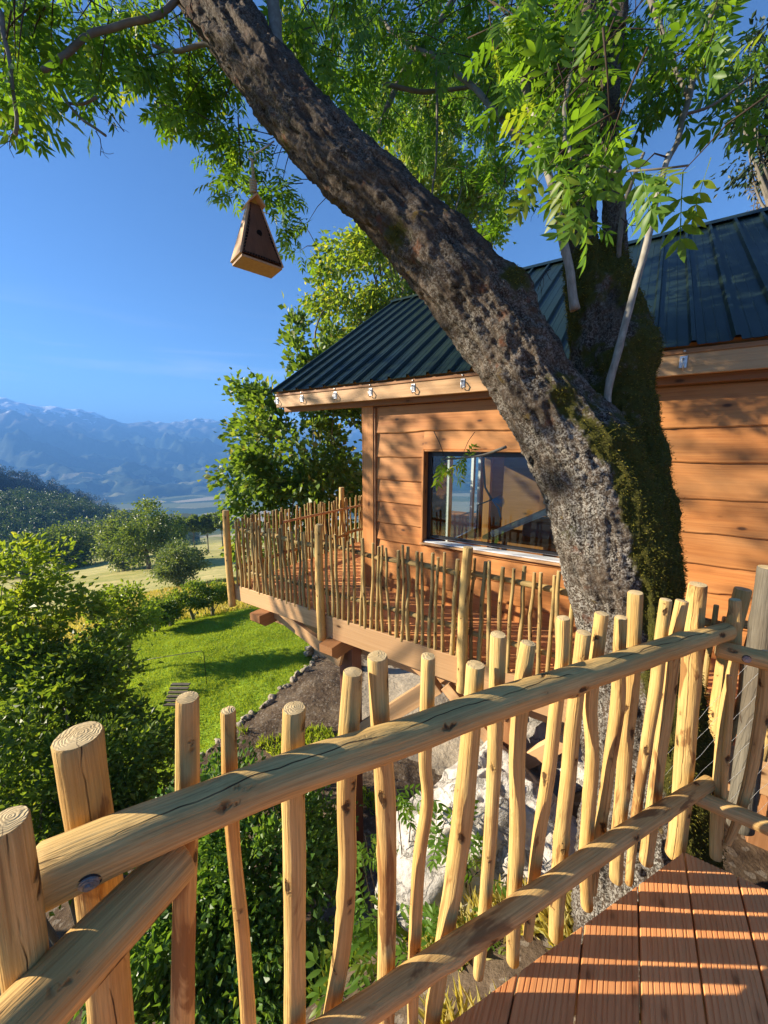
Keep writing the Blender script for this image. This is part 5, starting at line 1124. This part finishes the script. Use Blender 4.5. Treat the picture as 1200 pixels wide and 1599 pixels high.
# shrubs at the lower left
def shrub(px, py, t, rx, ry, rz, *a, name='hazel_shrub', **k):
    c = at_t(px, py, t); return (c, (rx, ry, rz))
def shrub_thing(name, label, cat, lobes, leaf, n, per, cl, mat, seed, **k):
    cr = [shrub(*l) for l in lobes]; m = np.mean([c for c, r in cr], 0); b0 = (m[0], m[1], gz_(m[0], m[1])); return plant(name, label, cat, b0, cr, leaf, n, per, cl, mat, seed, **k)
shrub_thing('hazel_shrub', 'sunlit bright hazel shrub rising at the left edge beside the meadow', 'shrub', [(35, 895, 6.8, .6, .8, .6), (70, 965, 6.6, .75, .9, .6), (0, 1000, 6.4, .8, .8, .7)], .125, 78, 52, .25, 'bright_leaf', 41, trunk_r=.05, stems=4, aspect=.6, n_limbs=24)
shrub_thing('hazel_shrub', 'broad mid green shrub on the slope, below the bright hazel at left', 'shrub', [(105, 1035, 6.2, .75, .9, .6), (150, 1075, 6.0, .55, .8, .55), (20, 1080, 6.0, .9, .8, .8), (90, 1140, 5.8, 1.0, .9, .75), (190, 1140, 5.8, .45, .6, .5)], .11, 150, 62, .24, 'shrub_leaf', 42, trunk_r=.06, stems=6, aspect=.6, n_limbs=26)
shrub_thing('hazel_shrub', 'dark shrub in the lower left, right behind the big corner post', 'shrub', [(60, 1210, 4.9, .9, .7, .8), (170, 1220, 4.9, .75, .6, .7), (110, 1310, 4.6, .85, .6, .6), (225, 1190, 5.2, .45, .5, .6), (20, 1340, 4.5, .7, .6, .5)], .092, 190, 64, .20, 'shrub_leaf', 43, trunk_r=.04, stems=5, aspect=.55, n_limbs=22)
shrub_thing('plum_sapling', 'yellow green sapling standing between the left shrubs and the orchard row', 'sapling', [(192, 945, 12, .6, .6, .6), (170, 975, 11.8, .6, .6, .45), (215, 972, 12.2, .5, .6, .4)], .13, 60, 52, .32, 'bright_leaf', 44, trunk_r=.06, n_limbs=14, aspect=.6)
shrub_thing('privet_bush', 'glossy leafy bush seen between the left foreground pickets', 'bush', [(330, 1330, 3.9, .75, .55, .8), (430, 1420, 3.7, .75, .5, .9), (280, 1460, 3.5, .7, .5, .8), (390, 1540, 3.3, .8, .5, .7), (240, 1560, 3.2, .6, .5, .6), (480, 1290, 4.2, .5, .4, .5), (350, 1240, 4.3, .4, .4, .35), (500, 1560, 3.3, .35, .4, .6)], .075, 330, 72, .19, 'bush_leaf', 45, trunk_r=.025, stems=9, aspect=.62, n_limbs=40, hollow=.2)
# orchard row at the end of the lawn
for k, (px, py, t, s_) in enumerate(((262, 945, 16.3, .95), (300, 930, 17.2, 1.0), (330, 928, 18, .85), (240, 958, 15.5, .75))):
    c = at_t(px, py, t); b0 = (c[0], c[1], gz_(c[0], c[1])); lab = ['low round fruit tree second from the left in the orchard row', 'low fruit tree in the middle of the orchard row beyond the lawn', 'rightmost low fruit tree of the orchard row', 'smallest leftmost fruit tree of the orchard row above the lawn'][k]
    plant('fruit_tree', lab, 'tree', b0, [(c, (.85 * s_, .8 * s_, .6 * s_)), (c + np.array((.4, .2, -.1)) * s_, (.6 * s_, .6 * s_, .45 * s_))], .13, 46, 46, .26, 'shrub_leaf' if k % 2 else 'bright_leaf', 50 + k, trunk_r=.08, group='fruit trees in the orchard row', n_limbs=12, aspect=.6)
def far_tree(px, top, bot, wpx, t, lab, mat, seed, name='broadleaf_tree', group='trees at the edge of the meadow', dens=1.0):
    gp_ = gpt(px, bot); tg_ = gp_[1] * CP - (gp_[2] - CH) * SP
    if tg_ < 150: t = tg_
    c = at_t(px, (top + bot) / 2, t); h = (bot - top) * t / F / 2 * 1.02; w_ = wpx * t / F / 2; g = np.random.default_rng(seed); lob = [(c, (w_ * .8, w_ * .8, h * .95))]
    for q in range(5): a = q * 1.26 + seed; lob.append((c + np.array((math.cos(a) * w_ * .5, math.sin(a) * w_ * .5, h * g.uniform(-.62, .3))), (w_ * .5, w_ * .5, h * .5)))
    b0 = (c[0], c[1], min(gz_(c[0], c[1]), c[2] - h * .9)); plant(name, lab, 'tree', b0, lob, .0125 * h * 2 + t * .0042, int(150 * dens), 60, w_ * .22, mat, seed, trunk_r=h * .06, group=group, n_limbs=10, aspect=.7)
far_tree(280, 838, 918, 78, 25, 'round grey green bush standing alone in the mown meadow', 'grey_leaf', 61, 'willow_bush', None)
far_tree(228, 778, 890, 105, 46, 'biggest dark tree at the meadow edge, behind the lone round bush', 'field_leaf', 62)
far_tree(190, 790, 890, 70, 45, 'pale tree leaning on the left side of the biggest meadow tree', 'grey_leaf', 67)
far_tree(120, 812, 885, 95, 42, 'broad mid green tree left of the biggest meadow tree', 'field_leaf', 63)
far_tree(38, 830, 900, 90, 48, 'dark tree at the far left of the meadow edge', 'forest_leaf', 64)
for k, (px, tp_, bt, w_, lab) in enumerate(((284, 808, 834, 22, 'leftmost small tree on the skyline of the meadow'), (302, 803, 832, 24, 'second small tree from the left on the meadow skyline'), (322, 800, 830, 24, 'third small tree from the left on the meadow skyline'), (345, 794, 826, 30, 'tallest small tree on the meadow skyline, left of the corner post'))):
    far_tree(px, tp_, bt, w_, 88, lab, 'field_leaf', 70 + k, dens=.5, group='small trees on the meadow skyline')

# ------------------------------------------------------------------ grass and low plants
def grass(name, n, px0, px1, size, seed, ok, mat='grass_blade', tall=1.0, up=.9):
    g = np.random.default_rng(seed); (x0, y0), (x1, y1) = px0, px1; x = g.uniform(x0, x1, n); y = g.uniform(y0, y1, n); k = ok(x, y, g); x, y = x[k], y[k]; z = ground_z(x, y)
    p = np.stack((x, y, z - .01), -1); d = g.normal(size=p.shape) * .45; d[:, 2] = up; V, T, rn = leaves_at(p, d, size, g, aspect=.16, fold=.2)
    return put(name, mesh(name, V, [(T, 0)], [M[mat]], False, {'rnd': rn}), None)
def on_lawn(x, y, g):
    r = np.hypot(x, y); return (side_of_lawn(x, y) * LS > g.uniform(-.05, .15, len(x))) & (r < 20) & (g.uniform(0, 1, len(x)) < np.clip(14 / r, .3, 1) ** 1.2)
tag(grass('lawn_grass', 330000, (-13.5, 5), (1.5, 19.5), .075, 91, on_lawn), 'bright green mown grass covering the sloping lawn', 'grass', kind='stuff')
def on_slope(x, y, g):
    P = np.stack((x, y, x * 0), -1); return (side_of_lawn(x, y) * LS < 0) & (fbm(P * .8 + 3, 3) > .66) & (np.abs(.45 * (x - .7) + .89 * (y - 8.6)) > 1.5)
tag(grass('slope_grass', 60000, (-5, 1.2), (3.5, 11), .16, 92, on_slope), 'rough grass tufts on the bare earth slope under the cabin', 'grass', kind='stuff')
def on_meadow(x, y, g):
    r = np.hypot(x, y); return (r > 19) & (r < 42)
tag(grass('meadow_grass', 70000, (-30, 14), (0, 42), .32, 93, on_meadow, 'grass_blade' if False else 'hay_blade' if 'hay_blade' in M else 'grass_blade'), 'tall ripening grass of the meadow beyond the lawn', 'grass', kind='stuff')
# ash seedlings and sprouts by the boulder, each its own plant with big leaves as parts
def seedling(px, py, t, n, size, label, seed, h=.35, name='ash_seedling'):
    g = np.random.default_rng(seed); c = at_t(px, py, t); gz0 = gz_(c[0], c[1]); t_ = thing(name, label, 'seedling', (c[0], c[1], gz0), 'ash seedlings sprouting below the railing'); tg = Geo()
    for k in range(max(2, n // 5)):
        e = c + g.normal(size=3) * np.array((.14, .12, .14)) * size * 3.4; b0 = np.array((c[0] + g.normal() * .05, c[1] + g.normal() * .05, min(gz0, e[2] - .1))); tg.tube([b0, (b0 + e) / 2 + g.normal(size=3) * .03, e], np.array((.006, .005, .003)), 6)
        for q in range(5):
            d = g.normal(size=3); d[2] = abs(d[2]) * .4 + .05; d /= np.linalg.norm(d); yv = np.cross((0, 0, 1.0), d); yv += g.normal(size=3) * .2; yv -= d * (yv @ d); yv /= np.linalg.norm(yv); zv = np.cross(d, yv); L = size * g.uniform(.75, 1.2); p = e - (e - b0) * g.uniform(0, .3)
            put('leaf', leaf_me[int(g.integers(8))], t_, Matrix([[d[i] * L, yv[i] * L, zv[i] * L, p[i]] for i in range(3)] + [[0, 0, 0, 1]]))
    put('stem', tg.mesh('stem', [M['twig']]), t_)
seedling(575, 1510, 2.5, 20, .30, 'ash seedling with long leaflets between the middle pickets near the bottom edge', 1); seedling(615, 1455, 2.6, 15, .26, 'ash seedling just left of the boulder, behind the lower rail', 2)
seedling(640, 1240, 2.9, 15, .24, 'thin ash sprout in front of the upper left of the boulder', 3); seedling(735, 1330, 2.6, 15, .22, 'ash sprout growing against the middle of the white boulder', 4)
seedling(690, 1500, 2.3, 25, .22, 'leafy ash seedling under the lower rail, left of the deck edge', 5); seedling(770, 1490, 2.3, 15, .2, 'small ash sprout beside the dry grass under the deck edge', 6); seedling(655, 1585, 2.2, 20, .24, 'ash seedling at the bottom edge beside the deck boards', 7)
seedling(600, 1290, 3.2, 15, .22, 'ash sprout in the shade left of the boulder', 8)

def by_deck(x, y, g): return (fbm(np.stack((x, y, x * 0), -1) * 2.5, 3) > -.15)
tag(grass('dry_grass', 5000, (.25, 1.15), (1.5, 2.1), .16, 94, by_deck, 'hay_blade', up=.5), 'dry straw coloured grass between the deck edge and the boulder', 'grass', kind='stuff')
def by_bush(x, y, g): return (fbm(np.stack((x, y, x * 0), -1) * 1.6 + 4, 3) > .15)
tag(grass('undergrowth', 6000, (-.6, 1.3), (.7, 2.6), .15, 95, by_bush, 'shrub_leaf', up=.7), 'low green undergrowth below the middle of the near railing', 'undergrowth', kind='stuff')
